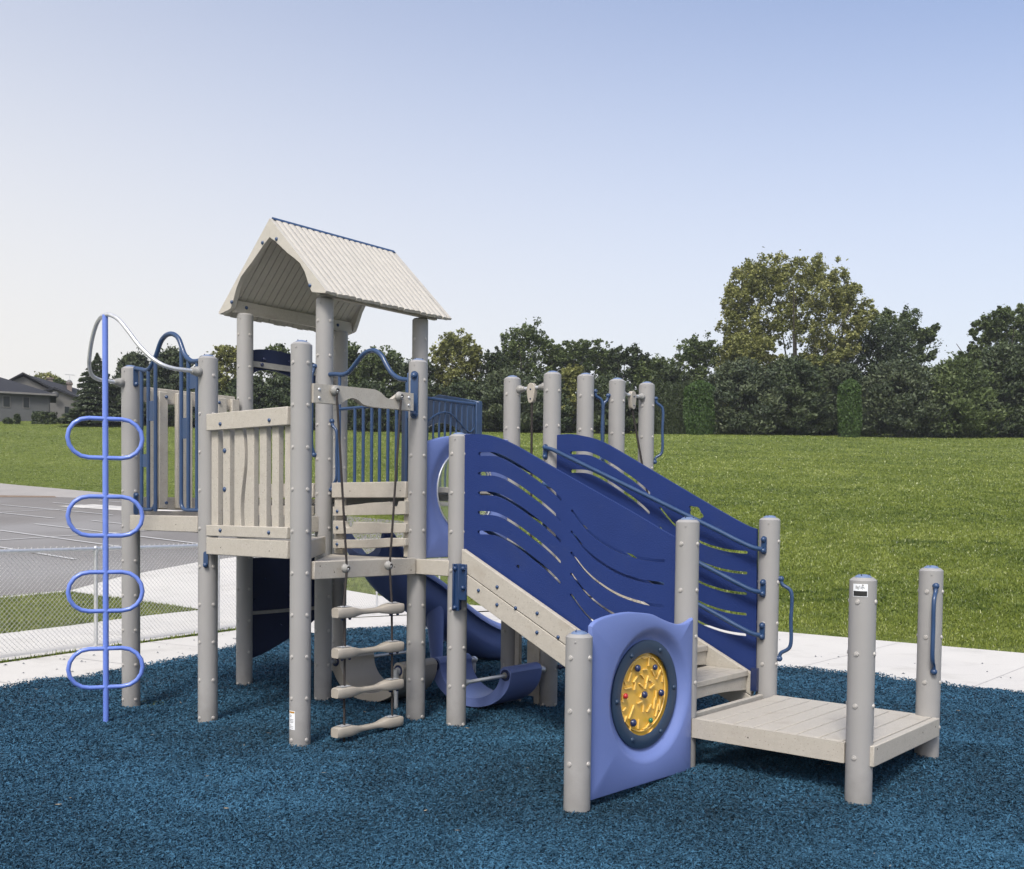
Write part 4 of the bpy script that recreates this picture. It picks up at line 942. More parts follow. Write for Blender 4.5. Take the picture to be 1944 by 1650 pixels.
for s_ in (-1, 1):
    mb = MB(); x = s_*.486; mb.ball((x,.375,2.30), .033, n=16, m=10, sc=(1,1.15,1)); mb.cyl((x,.365,2.30),(x,.328,2.30), .030,.021, n=16); part(mb, 'socket', M['castgrey'], LC)

# rope swings between rear posts --------------------------------------------------------------
def rope_bar(p0, p1, drop):
    p0 = Vector(p0); p1 = Vector(p1); d = (p1-p0).normalized(); c = (p0+p1)/2
    mb = MB(); mb.cyl(p0, p1, .012, n=12); o = part(mb, 'top_bar', M['galv'])
    for p, s_ in ((p0, 1), (p1, -1)): m2 = MB(); m2.ball(p+d*s_*.075, .030, n=12, m=8); m2.cyl(p+d*s_*.08, p+d*s_*.12, .026,.017, n=12); part(m2, 'socket', M['castgrey'], o)
    m2 = MB(); up = Vector((0,0,1)); poly = arc(0,0,.036,0,PI,8)+[(-.036,-.03)]+arc(0,-.085,.026,PI,2*PI,8)+[(.036,-.03)]
    nn = d.cross(up); vs = [c+d*x+up*(z)+nn*t for t in (-.018,.018) for x, z in poly]; N = len(poly)
    m2.add(vs, [tuple(range(N)), tuple(range(2*N-1,N-1,-1))]+[(i,(i+1)%N,(i+1)%N+N,i+N) for i in range(N)])
    m2.mi = 1
    for s_ in (-1, 1):
        for z in (-.01,-.08): m2.ball(c+nn*s_*.018+up*z, .007, n=8, m=5)
    part(m2, 'hanger', [M['beige'], M['darkblue']], o, bevel=.004)
    m2 = MB(); m2.tube([c+up*-.10, c+up*-.10+Vector(drop)], .0085, n=8, spline=False); part(m2, 'rope', M['rope'], o)
rope_bar((U,U,2.312),(AE,U,2.318),(.01,0,-1.15)); rope_bar((AE,1.785,2.345),(AE,2.205,2.345),(.12,.16,-.95))

# stickers -----------------------------------------------------------------------------------
def curved_sticker(post, a, b, ang0, ang1, z0, z1, name, bands, text=None):
    mb = MB(); r = RP+.0012; K = 10
    def strip_(u0, u1, za, zb, dr, mi):
        mb.mi = mi; vs = []
        for i in range(K+1):
            t = ang0+(ang1-ang0)*(u0+(u1-u0)*i/K)
            for z in (za, zb): vs.append((a+(r+dr)*math.cos(t), b+(r+dr)*math.sin(t), z))
        mb.add(vs, [(2*i, 2*i+2, 2*i+3, 2*i+1) for i in range(K)])
    strip_(0, 1, z0, z1, 0, 0)
    for u0, u1, v0, v1, mi in bands: strip_(u0, u1, z0+(z1-z0)*v0, z0+(z1-z0)*v1, .0006+.0002*mi, mi)
    if text:
        cu = bpy.data.curves.new('lettering', 'FONT'); cu.body = text; cu.size = 1; ob = bpy.data.objects.new('lettering', cu); C.objects.link(ob)
        me = bpy.data.meshes.new_from_object(ob.evaluated_get(bpy.context.evaluated_depsgraph_get())); bpy.data.objects.remove(ob)
        co = [v.co.copy() for v in me.vertices]; x0 = min(c.x for c in co); x1 = max(c.x for c in co); y0 = min(c.y for c in co); y1 = max(c.y for c in co)
        vs = []
        for c in co:
            u_ = .20+.58*(c.x-x0)/(x1-x0); v_ = .56+.30*(c.y-y0)/(y1-y0); t = ang0+(ang1-ang0)*u_
            vs.append((a+(r+.0007)*math.cos(t), b+(r+.0007)*math.sin(t), z0+(z1-z0)*v_))
        mb.mi = 1; mb.add(vs, [tuple(p.vertices) for p in me.polygons])
    return mb.build(name, [M['white'], M['black'], M['orange']], post, recalc=False)
# the side of post C turned to the camera: between -b and +a
cen = math.atan2(-4.87, 5.93-AC); cen = math.atan2(-4.87-0, 5.93-AC)
curved_sticker(PO['C'], AC, 0, cen-.75, cen+.34, 1.022, 1.083, 'maker_plate', [(.04,.96,.05,.45,1)], 'BigToys')
cen = math.atan2(-4.87+U, 5.93-U)
curved_sticker(PO['G'], U, -U, cen-1.25, cen-.48, .092, .205, 'warning_label', [(.06,.94,.88,.97,2),(.12,.80,.89,.95,1)]+[(.14,.45+.4*random.random(),.08+.075*k,.10+.075*k,1) for k in range(10) if k not in (3,7)])

# ------------------------------------------------------------------ chain link fence
FP = [(-6.1,7.0),(-4.25,10.52),(-3.44,12.06),(-1.95,14.9),(-1.15,16.4)]
FN = empty('chain_link_fence', (-4.25,10.52,0)); tag(FN, 'low galvanized chain link fence between the two left concrete paths', 'fence')
def W2(p): return (p[0]+4.25, p[1]-10.52, p[2])
for x, y in FP[1:]:
    mb = MB(); mb.cyl(W2((x,y,-.1)), W2((x,y,.985)), .020 if y < 13 else .014, n=12); mb.ball(W2((x,y,1.0)), .024, n=12, m=8); mb.cyl(W2((x,y,.955)),W2((x,y,.985)),.026,n=12); part(mb, 'fence_post', M['galv'], FN)
mb = MB(); mb.tube([W2((x,y,.992)) for x, y in FP], .021, n=10, spline=False); part(mb, 'top_rail', M['galv'], FN)
mb = MB(); pit_ = .052; r = .0021
for (x0,y0),(x1,y1) in zip(FP[:-1], FP[1:]):
    Lf = math.hypot(x1-x0, y1-y0); d = Vector(((x1-x0)/Lf, (y1-y0)/Lf, 0)); nn = Vector((-d.y, d.x, 0)); H_ = .95; z0 = .04; r = .0016 if y0 < 12 else .0010
    Kf = int((Lf+H_)/pit_)
    for s_ in (1, -1):
        for i in range(-int(1.1*H_/pit_)-1, int(Lf/pit_)+int(1.1*H_/pit_)+2):
            u0 = i*pit_; u1 = u0+s_*H_*1.06
            # clip to the segment
            ta, tb = 0.0, 1.0; du = u1-u0
            for lim, sg in ((0, 1), (Lf, -1)):
                if sg*(u0-lim) < 0 and sg*(u1-lim) < 0: ta = 2; break
                if sg*(u0-lim) < 0: ta = max(ta, (lim-u0)/du)
                if sg*(u1-lim) < 0: tb = min(tb, (lim-u0)/du)
            if ta >= tb: continue
            p = Vector((x0,y0,z0))+d*(u0+du*ta)+Vector((0,0,H_*ta))+nn*.002*s_; q2 = Vector((x0,y0,z0))+d*(u0+du*tb)+Vector((0,0,H_*tb))+nn*.002*s_
            mb.cyl(W2(p), W2(q2), r, n=4, caps=False)
    for i in range(int(Lf/pit_*.72/1.0)+1):
        p = Vector((x0,y0,.99))+d*(i*pit_*1.35)
        if (p-Vector((x0,y0,.99))).length > Lf: break
        mb.tube([W2(p+d*-.012), W2(p+Vector((0,0,.030))), W2(p+d*.014+Vector((0,0,.034))), W2(p+d*.02+Vector((0,0,.015)))], .0024, n=4, k=2)
part(mb, 'mesh', mat('fence_wire', (.50,.50,.485), .5, metal=.2), FN, recalc=False)

# ------------------------------------------------------------------ trees
def leaf_mat(name, cols, tr=.25): return var_mat(name, cols, .55, transl=tr, spec=.3, noise=(.35,.35))
LM = {
 'olive': leaf_mat('foliage_olive', [(.08,.092,.028),(.165,.178,.052),(.26,.265,.088),(.36,.345,.13)]),
 'green': leaf_mat('foliage_green', [(.035,.052,.02),(.072,.10,.032),(.115,.15,.05),(.165,.20,.075)]),
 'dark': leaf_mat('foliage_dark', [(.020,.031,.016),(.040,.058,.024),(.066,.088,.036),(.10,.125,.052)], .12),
 'pine': leaf_mat('foliage_pine', [(.024,.036,.022),(.048,.066,.034),(.08,.10,.047),(.12,.14,.065)], .12),
 'cedar': leaf_mat('foliage_cedar', [(.024,.052,.013),(.045,.086,.020),(.070,.120,.028),(.10,.155,.04)], .15)}
BARK = mat('bark', (.10,.085,.065), .9, col2=(.05,.042,.034), nscale=3, bump=1.0, bscale=8)
def leaf_quads(Cn, size, droop=None, elong=1.0, flat=0.0):
    N = len(Cn); n_ = rng.normal(size=(N,3)); n_[:,2] = np.abs(n_[:,2])+flat; n_ /= np.linalg.norm(n_, axis=1)[:,None]
    u = rng.normal(size=(N,3)) if droop is None else droop+rng.normal(0,.35,(N,3))
    u -= n_*(u*n_).sum(1)[:,None]; u /= np.linalg.norm(u, axis=1)[:,None]+1e-9; v = np.cross(n_, u)
    s1 = (size*(.6+.8*rng.random(N)))[:,None] if np.ndim(size) == 0 else (size*(.6+.8*rng.random(N)))[:,None]
    a = Cn-u*s1*elong; b = Cn+v*s1*.5-u*s1*.15*elong; c = Cn+u*s1*elong; d = Cn-v*s1*.5+u*s1*.1*elong
    return np.stack([a,b,c,d],1).reshape(-1,3)
def trunk_mesh(H, r, limbs, parent, lean=0.0):
    mb = MB(); mb.tube([(0,0,-.4),(lean*.2,0,H*.3),(lean*.6,.05,H*.6),(lean,0,H*.8)], r, n=9, k=3, radii=[r,r*.85,r*.7,r*.5,r*.3,r*.1])
    for (h0, ang, ln, rise) in limbs:
        d = Vector((math.cos(ang), math.sin(ang), 0)); p = Vector((lean*h0/H, 0, h0)); q = p+d*ln*.5+Vector((0,0,rise*.55)); e = p+d*ln+Vector((0,0,rise))
        mb.tube([p, q, e], r*.35, n=6, k=3, radii=[r*.42,r*.3,r*.2,r*.12])
    return mb.build('trunk', BARK, parent)
GROUPS = 'trees along the far edge of the lawn'
def tree(kind, X, Y, H, Wd, label, name, cat, mkey, dens=1.0, base=.0, seed=0, leaf=.145, z=None, group=GROUPS, shape=None):
    global rng
    rng = np.random.default_rng(seed+100); rd = random.Random(seed)
    z0 = thz(X, Y)-.1 if z is None else z
    T = empty(name, (X, Y, z0)); tag(T, label, cat, group)
    R = Wd/2; pts = []; dr = None; size = leaf; vb = []
    if kind == 'broad':
        nl = int(34*max(1, H/9)*max(.7, min(1.9, dens))); lobes = []
        for i in range(nl):
            t = rd.random()*2*PI; zz = rd.random()**.85; prof = (max(.05, math.sin(PI*min(1, (zz*.72+.26))))**.5) if base < .05 else (.62+.38*math.sin(PI*min(1, zz**1.5*.75+.12)))*(1 if zz < .8 else .86)
            rr = R*prof*(.20+.66*rd.random()**.55); lr = R*((.17+.15*rd.random()) if base < .05 else (.11+.10*rd.random())); zc = H*(base+(1-base)*(.05+.80*zz))
            p0 = Vector((rr*math.cos(t), rr*math.sin(t), zc)); ax = (p0-Vector((0,0,H*.22))).normalized(); ax = (ax+Vector((0,0,.6))).normalized()
            lobes.append((p0, ax, lr, 1.5+.7*rd.random()))
        for i in range(6): t = i*1.05+rd.random(); lobes.append((Vector((R*.34*math.cos(t),R*.34*math.sin(t),H*(.80+.07*rd.random()))), Vector((.3*math.cos(t),.3*math.sin(t),1)).normalized(), R*.25, 1.25))
        if shape:
            lobes = []
            for lx, lz, lr in shape:
                for k in range(3):
                    dp = (k-1)*R*.34*(.8+.5*rd.random())*(.6+.4*(1-abs(lx)/(R+.1))); p0 = Vector((lx+rd.uniform(-.25,.25), dp, lz+rd.uniform(-.3,.3)-abs(dp)*.12))
                    ax = (p0-Vector((0,0,H*.25))).normalized(); lobes.append((p0, (ax+Vector((0,0,.5))).normalized(), lr*(.80+.2*rd.random()), 1.35))
        tot = int(17000*dens*max(1, H/9)); per = tot//len(lobes)
        for p0, ax, lr, el in lobes:
            a3 = np.array(ax); ks = 16; dk = rng.normal(size=(ks,3)); dk /= np.linalg.norm(dk,axis=1)[:,None]; ck = dk*(lr*(.45+.62*rng.random(ks)))[:,None]
            ck = ck+a3[None]*((ck@a3)*(el-1))[:,None]; wh = rng.integers(0, ks, per); rk = lr*(.20+.20*rng.random(ks))
            d = rng.normal(size=(per,3)); d /= np.linalg.norm(d,axis=1)[:,None]
            p = np.array(p0)+ck[wh]+d*(rk[wh]*(1-.65*rng.random(per)**1.3))[:,None]
            k_ = rng.random(per) < .10; p[k_] += rng.normal(0,.22*lr,(k_.sum(),3))
            sub = .22*rng.random(ks)-.11; vb.append(sub[wh]+.26*rd.random()-.13); pts.append(p); continue
            pts.append(p); vb.append(np.full(per, .34*rd.random()-.17))
        Pn = np.concatenate(pts); Pn[:,2] = np.minimum(Pn[:,2], H*1.02); sz = size*np.ones(len(Pn)); V = leaf_quads(Pn, sz, elong=.8, flat=.3)
    elif kind == 'conifer':
        tot = int(16000*dens); zz = rng.random(tot)**.75; zq = base+(1-base)*(1-(1-zz)); 
        h = 1-np.sqrt(rng.random(tot))*(1-.0); h = np.clip(1-rng.random(tot)**.62, 0, 1)
        lay = int(H/.55); hq = (np.floor((1-h)*lay)+.5*rng.random(tot))/lay; hq = 1-hq
        nb = 11; th0 = rng.integers(0, nb, tot)*2*PI/nb+np.floor(hq*lay)*1.3+rng.normal(0,.14,tot)
        frac = 1-.72*rng.random(tot)**1.7; rad = R*(1-(base+(1-base)*(1-hq)*0+(hq)))*1.0
        hz = base+(1-base)*hq; rad = R*((1-hq)**.85*.96+.02)*(.86+.25*np.sin(th0*3+seed)*np.cos(hq*9))
        rr = rad*frac; Pn = np.stack([rr*np.cos(th0), rr*np.sin(th0), H*hz+rr*.10-.10*R*frac**2], 1)
        out = np.stack([np.cos(th0), np.sin(th0), -.25*np.ones(tot)], 1); sz = size*(.7+.5*(1-hq)); V = leaf_quads(Pn, sz, droop=out, elong=.95, flat=.8)
    elif kind == 'pine':
        nl = int(90*max(.7, H/8)); tot = int(20000*dens*max(.8, H/8)); per = tot//nl
        for i in range(nl):
            zz = (i+.5)/nl; t = i*2.4+rd.random(); prof = (max(.04, math.sin(PI*min(1,(zz*.70+.28))))**.5)*(1-.15*zz)
            rr = R*prof*(.66+.36*rd.random()); lr = R*(.16+.11*rd.random()); c0 = np.array([rr*math.cos(t), rr*math.sin(t), H*(base+(1-base)*(.04+.9*zz))])
            d = rng.normal(size=(per,3)); d /= np.linalg.norm(d,axis=1)[:,None]; rad = lr*(1-.5*rng.random(per)**1.5)
            p = c0+d*rad[:,None]*np.array([1.15,1.15,.62]); k = rng.random(per) < .3
            p[k] = c0*np.array([1,1,1])*(np.stack([rng.random(k.sum())]*2+[np.ones(k.sum())],1))+rng.normal(0,.12*R,(k.sum(),3))
            pts.append(p); vb.append(np.full(per, .3*rd.random()-.15))
        Pn = np.concatenate(pts); dr = Pn*np.array([1,1,0])/ (np.linalg.norm(Pn[:,:2],axis=1)[:,None]+.01)+np.array([0,0,.9]); sz = size*np.ones(len(Pn)); V = leaf_quads(Pn, sz, droop=dr, elong=1.05, flat=.1)
    else: # columnar cedar
        tot = int(13000*dens); th0 = rng.random(tot)*2*PI; hq = rng.random(tot); prof = np.minimum(1, (1-hq)*8)**.55*(.86+.14*np.minimum(1, hq*5))
        rr = R*prof*(.78+.22*rng.random(tot))*(1+.10*np.sin(th0*5+hq*6+seed)); Pn = np.stack([rr*np.cos(th0), rr*np.sin(th0), H*hq], 1)
        dr = np.tile(np.array([0,0,1.6]), (tot,1))+.3*np.stack([np.cos(th0),np.sin(th0),0*th0],1); sz = size*.62*np.ones(tot); V = leaf_quads(Pn, sz, droop=dr, elong=1.2)
    N = len(Pn); F = np.arange(N*4).reshape(-1,4)
    vv = np.clip(.48+.12*rng.normal(size=N)+(np.concatenate(vb)*1.2 if vb else 0), 0, 1)
    np_mesh('crown', V, F, LM[mkey], var=vv, parent=T)
    limbs = [] if kind in ('cedar','conifer') else [(H*.10, a_, R*.75, H*r_) for a_, r_ in ((3.3,.45),(2.9,.62),(.2,.5),(5.9,.62),(1.6,.6),(4.4,.66),(3.7,.33))] if shape else [(H*(.12+.055*i), rd.random()*6.3, R*(.35+.25*rd.random()), H*(.12+.12*rd.random())) for i in range(5 if kind != 'broad' else 9)]
    trunk_mesh(H, max(.10, H*.018), limbs, T)
    return T
def px(x, Y): return (x-972)/1957.6*Y
def clumps(xc, yb, Y, lst):
    k = Y/1957.6; return [((x-xc)*k, (yb-y)*k, r*k) for x, y, r in lst]
BIG = clumps(1500, 828, 97, [(1400,535,24),(1430,524,26),(1462,519,26),(1498,522,28),(1538,527,28),(1572,545,28),(1604,568,26),(1620,600,22),(1387,570,26),(1380,602,24),(1394,640,26),(1384,668,20),(1430,566,30),(1474,562,32),(1525,572,34),(1568,592,32),(1600,632,26),(1420,615,28),(1462,622,27),(1510,620,29),(1552,640,27),(1398,694,26),(1374,722,22),(1432,676,20),(1462,700,16),(1510,690,17),(1552,692,22),(1592,668,20),(1450,740,22),(1530,745,22),(1400,750,24),(1580,735,22)])
MID = clumps(998, 818, 99, [(962,660,20),(985,645,22),(1010,642,24),(1035,655,18),(1046,680,14),(950,690,20),(980,685,24),(1015,690,26),(1040,715,18),(965,725,22),(1005,735,26),(940,715,16),(1030,750,20),(975,770,24)])
PALE = clumps(870, 815, 98, [(832,680,18),(850,662,20),(878,658,20),(900,672,16),(860,690,26),(892,702,20),(830,715,20),(865,725,26),(895,740,20),(840,755,22),(880,770,24)])
SPIKY = clumps(1706, 838, 108, [(1660,630,14),(1675,622,12),(1690,640,22),(1715,630,20),(1735,648,14),(1750,655,10),(1762,640,7),(1700,670,26),(1735,685,16),(1755,690,8),(1715,715,20),(1680,700,22),(1735,730,14)])
RIGHT = clumps(1900, 836, 98, [(1858,625,12),(1875,618,16),(1900,612,18),(1925,622,18),(1950,615,20),(1862,650,14),(1885,655,24),(1920,665,26),(1955,660,26),(1840,685,14),(1822,690,8),(1860,700,24),(1900,710,30),(1945,715,30),(1870,750,28),(1930,765,30)])
WIDE = clumps(1100, 820, 101, [(1060,678,16),(1080,668,18),(1105,666,18),(1130,672,18),(1150,680,16),(1070,705,22),(1105,705,24),(1140,712,22),(1065,745,22),(1110,755,24),(1150,760,20)])
WIDE2 = clumps(1180, 822, 101, [(1150,690,14),(1170,682,16),(1195,680,16),(1215,690,14),(1230,705,12),(1160,720,20),(1200,722,22),(1235,740,14),(1175,765,22),(1220,775,20)])
# (kind, centre px, half-known) : x centre, width px, top y, base y, distance, label...
def place(kind, xc, wpx, ytop, ybase, Y, label, name, cat, mkey, **k):
    H = (ybase-ytop)/1957.6*Y*1.03; Wd = wpx/1957.6*Y*((1.10 if H > 13 else 1.42) if kind == 'broad' else 1.18 if kind == 'pine' else 1.25); return tree(kind, px(xc, Y), Y, H, Wd, label, name, cat, mkey, seed=int(xc*7+ytop), **k)
TL = [
 ('broad',1502,255,497,825,97,'tallest tree, broad olive green crown rising above the far lawn edge','deciduous_tree','tree','olive',dict(dens=2.6, leaf=.15, shape=BIG)),
 ('broad',1412,110,640,828,93,'olive green tree under the left side of the tallest crown','deciduous_tree','tree','olive',dict(dens=1.0)),
 ('broad',1657,140,625,830,100,'round very dark tree leaning against the right of the tallest tree','deciduous_tree','tree','dark',dict(dens=1.4)),
 ('broad',1706,120,606,838,108,'loose spiky green tree behind the dark round tree','deciduous_tree','tree','green',dict(dens=1.1, shape=SPIKY)),
 ('broad',1316,110,648,826,100,'medium green tree left of the tallest tree','deciduous_tree','tree','green',dict(dens=1.0)),
 ('broad',1240,90,688,824,100,'low green tree crown above the dark cedar row','deciduous_tree','tree','green',dict()),
 ('broad',1275,80,700,824,98,'small dark tree crown right above the cedar row','deciduous_tree','tree','dark',dict()),
 ('broad',998,112,620,818,99,'tall dark green tree behind the two rear rope posts','deciduous_tree','tree','green',dict(dens=1.4, shape=MID)),
 ('broad',870,96,640,815,98,'light green tree just right of the roof tower','deciduous_tree','tree','olive',dict(dens=1.4, shape=PALE)),
 ('broad',935,80,668,816,97,'dark green tree between the pale tree and the tall dark tree','deciduous_tree','tree','dark',dict()),
 ('broad',1100,120,660,820,101,'wide dark tree crown behind the second rear post','deciduous_tree','tree','green',dict(dens=1.4, shape=WIDE)),
 ('broad',1180,110,668,822,101,'wide dark tree crown left of the low green tree','deciduous_tree','tree','dark',dict(dens=1.4, shape=WIDE2)),
 ('broad',1085,62,690,818,92,'yellow green bush tree behind the gap between rear posts','deciduous_tree','tree','olive',dict(dens=.8)),
 ('pine',960,120,705,818,91,'dark shaggy pine behind the left rear rope post','pine_tree','pine tree','pine',dict()),
 ('pine',1150,100,715,820,91,'dark shaggy pine behind the middle rear posts','pine_tree','pine tree','dark',dict()),
 ('pine',880,100,725,816,91,'low dark pine below the pale tree right of the tower','pine_tree','pine tree','dark',dict()),
 ('pine',1404,150,692,827,90,'broad dark pine right of the lit cedar column','pine_tree','pine tree','pine',dict(dens=1.2)),
 ('pine',1496,120,686,829,91,'dark pine under the tallest tree trunk','pine_tree','pine tree','dark',dict(dens=1.2)),
 ('pine',1545,80,680,829,96,'blue green pine below the right of the tallest crown','pine_tree','pine tree','green',dict()),
 ('pine',1592,100,695,830,94,'pale pine behind the lone cedar column','pine_tree','pine tree','pine',dict()),
 ('pine',1702,140,690,832,90,'wide shaggy pine right of the lone cedar column','pine_tree','pine tree','pine',dict(dens=1.3)),
 ('pine',1808,150,690,834,90,'wide dark pine near the right side of the lawn edge','pine_tree','pine tree','green',dict(dens=1.3)),
 ('broad',1900,165,598,836,98,'tall green tree at the right end of the tree line','deciduous_tree','tree','green',dict(dens=1.9, shape=RIGHT)),
 ('pine',1895,120,665,836,91,'dark pine in front of the tall tree at the right end','pine_tree','pine tree','dark',dict(dens=1.3)),
 ('pine',1968,110,650,838,90,'pine cut by the right edge of the view','pine_tree','pine tree','pine',dict(dens=1.2)),
 ('conifer',185,118,662,797,93,'dark spruce with a pointed top beside the pale gabled house','spruce_tree','spruce','pine',dict(dens=1.6)),
 ('pine',262,90,690,797,95,'dark conifer right behind the loop climber','pine_tree','pine tree','pine',dict(dens=1.1)),
 ('pine',256,80,664,797,97,'dark rounded pine above the left blue arch','pine_tree','pine tree','pine',dict()),
 ('pine',325,90,655,798,95,'dark pine framed by the left blue arch','pine_tree','pine tree','pine',dict(dens=1.3)),
 ('pine',385,80,690,800,94,'dark pine behind the slatted rear barrier','pine_tree','pine tree','dark',dict(dens=1.1)),
 ('broad',430,70,645,800,99,'pale green tree left of the roof tower post','deciduous_tree','tree','olive',dict()),
 ('broad',520,70,650,803,99,'green tree top showing over the navy arch hood','deciduous_tree','tree','green',dict()),
 ('pine',470,90,705,803,93,'very dark pine under the roof left side','pine_tree','pine tree','dark',dict(dens=1.1)),
 ('pine',545,90,700,804,93,'very dark pine under the roof between tower posts','pine_tree','pine tree','dark',dict(dens=1.1)),
 ('broad',650,80,650,808,99,'green tree behind the rear tower post','deciduous_tree','tree','green',dict()),
 ('pine',620,80,705,806,92,'dark pine behind the rope ladder board','pine_tree','pine tree','dark',dict()),
 ('broad',722,100,668,811,97,'green tree framed by the middle blue arch','deciduous_tree','tree','green',dict(dens=1.2)),
 ('pine',700,90,720,809,91,'dark pine behind the middle blue bars','pine_tree','pine tree','dark',dict(dens=1.1)),
 ('broad',785,90,690,813,95,'dark tree behind the front right tower post','deciduous_tree','tree','dark',dict(dens=1.1)),
 ('pine',790,90,730,813,90,'dark pine low behind the middle tower posts','pine_tree','pine tree','dark',dict()),
 ('pine',1035,100,715,819,92,'dark pine behind the rear rope hanger','pine_tree','pine tree','dark',dict(dens=1.1)),
 ('broad',88,70,684,797,125,'pale tree top rising behind the gabled house roof','deciduous_tree','tree','olive',dict()),
 ('broad',112,40,690,797,122,'small dark tree top behind the gabled house chimney','deciduous_tree','tree','green',dict()),
 ('cedar',1323,44,725,824,88,'sunlit narrow cedar at the right end of the cedar row','columnar_cedar','cedar','cedar',dict(dens=1.5)),
 ('cedar',1607,33,722,829,86,'lone sunlit narrow cedar column before the pines','columnar_cedar','cedar','cedar',dict(dens=1.3)),
]
for kd, xc, wpx, yt, yb, Yd, lab, nm, cat, mk_, kw in TL: place(kd, xc, wpx, yt, yb, Yd, lab, nm, cat, mk_, **kw)
# shaded scrub closing the view under the trees
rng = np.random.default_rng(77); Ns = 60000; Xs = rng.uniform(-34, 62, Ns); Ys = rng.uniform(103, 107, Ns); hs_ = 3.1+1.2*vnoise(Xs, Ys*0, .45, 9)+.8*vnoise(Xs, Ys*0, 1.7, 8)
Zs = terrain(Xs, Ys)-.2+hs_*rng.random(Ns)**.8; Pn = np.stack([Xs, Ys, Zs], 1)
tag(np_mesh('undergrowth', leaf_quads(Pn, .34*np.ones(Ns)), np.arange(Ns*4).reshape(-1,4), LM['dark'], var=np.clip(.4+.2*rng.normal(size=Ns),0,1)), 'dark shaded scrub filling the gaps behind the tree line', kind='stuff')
# cedar row: build one, copy the rest
first = place('cedar', 1226, 21, 728, 822, 89, 'leftmost dark cedar of the clipped row, beside the rear right post', 'columnar_cedar', 'cedar', 'dark', dens=1.3, group='dark cedars in a clipped row')
labs = ['second dark cedar from the left in the clipped row','middle dark cedar of the clipped row','fourth dark cedar from the left in the clipped row','rightmost dark cedar of the clipped row, beside the sunlit one']
for i, lab in enumerate(labs):
    c = first.copy(); C.objects.link(c); x = px(1246+17*i, 89.3); c.location = (x, 89.3, thz(x, 89.3)-.1); c['label'] = lab; c.rotation_euler = (0,0,1.3*i+.5); c.scale = (1,1,1+.02*(i%2))
    for ch in first.children: d = ch.copy(); C.objects.link(d); d.parent = c

# ------------------------------------------------------------------ houses at the left
siding = mat('shade_toned_siding', (.135,.13,.122), .8, col2=(.115,.11,.104), nscale=.6, bump=.2)  # darkened: shade on the house front is put into the siding colour
stone = mat('shade_toned_brick', (.080,.084,.088), .85, col2=(.066,.069,.072), nscale=3, bump=.6, bscale=12)  # brick darkened likewise, its colour carries the shade of the front
shingle = mat('dark_shingle', (.020,.021,.027), .9, col2=(.014,.015,.019), nscale=5, bump=.7, bscale=9)
trim_ = mat('house_trim', (.15,.145,.14), .7); wglass = mat('window_glass', (.008,.012,.012), .35, spec=.3); chim = mat('chimney_brick', (.20,.16,.14), .9, nscale=6)
def hexa(mb, P8): mb.add(P8, [(3,2,1,0),(4,5,6,7),(0,1,5,4),(1,2,6,5),(2,3,7,6),(3,0,4,7)])
Z0 = thz(px(60,100), 100)
H1 = empty('house', (px(40,99), 99, Z0), .42); tag(H1, 'grey brick bungalow with low dark hip roof at the left edge', 'house')
s = 99/1957.6*.92
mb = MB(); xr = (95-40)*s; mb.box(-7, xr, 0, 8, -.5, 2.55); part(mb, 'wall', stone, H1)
mb = MB(); e = .55; zt = 2.50; rz = 4.75; xl = -7; xw = xr+e
mb.add([(xl-e,-e,zt),(xw,-e,zt),(xw,8+e,zt),(xl-e,8+e,zt),(xl+2.0,4,rz),(-3.4,4,rz)], [(0,1,5,4),(1,2,5),(2,3,4,5),(3,0,4),(3,2,1,0)]); R_ = part(mb, 'roof', shingle, H1)
mb = MB(); mb.box(xl-e,xw,-e-.03,-e,zt-.16,zt+.02); mb.box(xw,xw+.03,-e,8+e,zt-.16,zt+.02); part(mb, 'gutter', trim_, H1)
for x0, x1 in ((8,20),(45,56)):
    mb = MB(); a0, a1 = (x0-40)*s, (x1-40)*s; mb.box(a0-.05,a1+.05,-.06,0,1.05,2.15); w = part(mb, 'window', trim_, H1)
    mb = MB(); mb.box(a0,a1,-.075,-.06,1.12,2.10); part(mb, 'pane', wglass, w)
mb = MB(); mb.cyl((xr-.08,-.1,0),(xr-.08,-.1,2.4),.05,n=8); part(mb, 'downpipe', mat('downpipe_dark', (.05,.05,.05), .6), H1)
Yh = 112; s = Yh/1957.6; X0 = px(100, Yh); Z0 = thz(X0, Yh)
def hx(x): return (x-100)*s*.92
def hz(y): return (797-y)*s+.2
H2 = empty('house', (X0, Yh, Z0), .42); tag(H2, 'pale sided two gable house with dark roof and chimneys beside the spruce', 'house')
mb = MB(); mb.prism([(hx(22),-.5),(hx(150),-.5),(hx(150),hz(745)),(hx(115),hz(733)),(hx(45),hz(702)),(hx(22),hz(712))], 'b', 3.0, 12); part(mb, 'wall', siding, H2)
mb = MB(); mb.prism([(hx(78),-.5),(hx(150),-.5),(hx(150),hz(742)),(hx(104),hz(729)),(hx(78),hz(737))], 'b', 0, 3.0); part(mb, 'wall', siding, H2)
mb = MB()
mb.add([(hx(44),2.5,hz(697)),(hx(158),2.5,hz(752)),(hx(158),2.5,hz(748)),(hx(46),2.5,hz(695)),(hx(44),12.5,hz(697)),(hx(158),12.5,hz(752)),(hx(158),12.5,hz(748)),(hx(46),12.5,hz(695))], [(0,1,2,3),(4,5,6,7),(0,1,5,4),(3,2,6,7),(1,2,6,5),(0,3,7,4)])
mb.prism([(hx(45),hz(697)),(hx(18),hz(712)),(hx(18),hz(710)),(hx(45),hz(694))], 'b', 2.5, 12.5)
mb.add([(hx(46),2.6,hz(697)),(hx(48),9,hz(694)),(hx(155),9,hz(709)),(hx(150),2.6,hz(748))], [(0,1,2,3)])
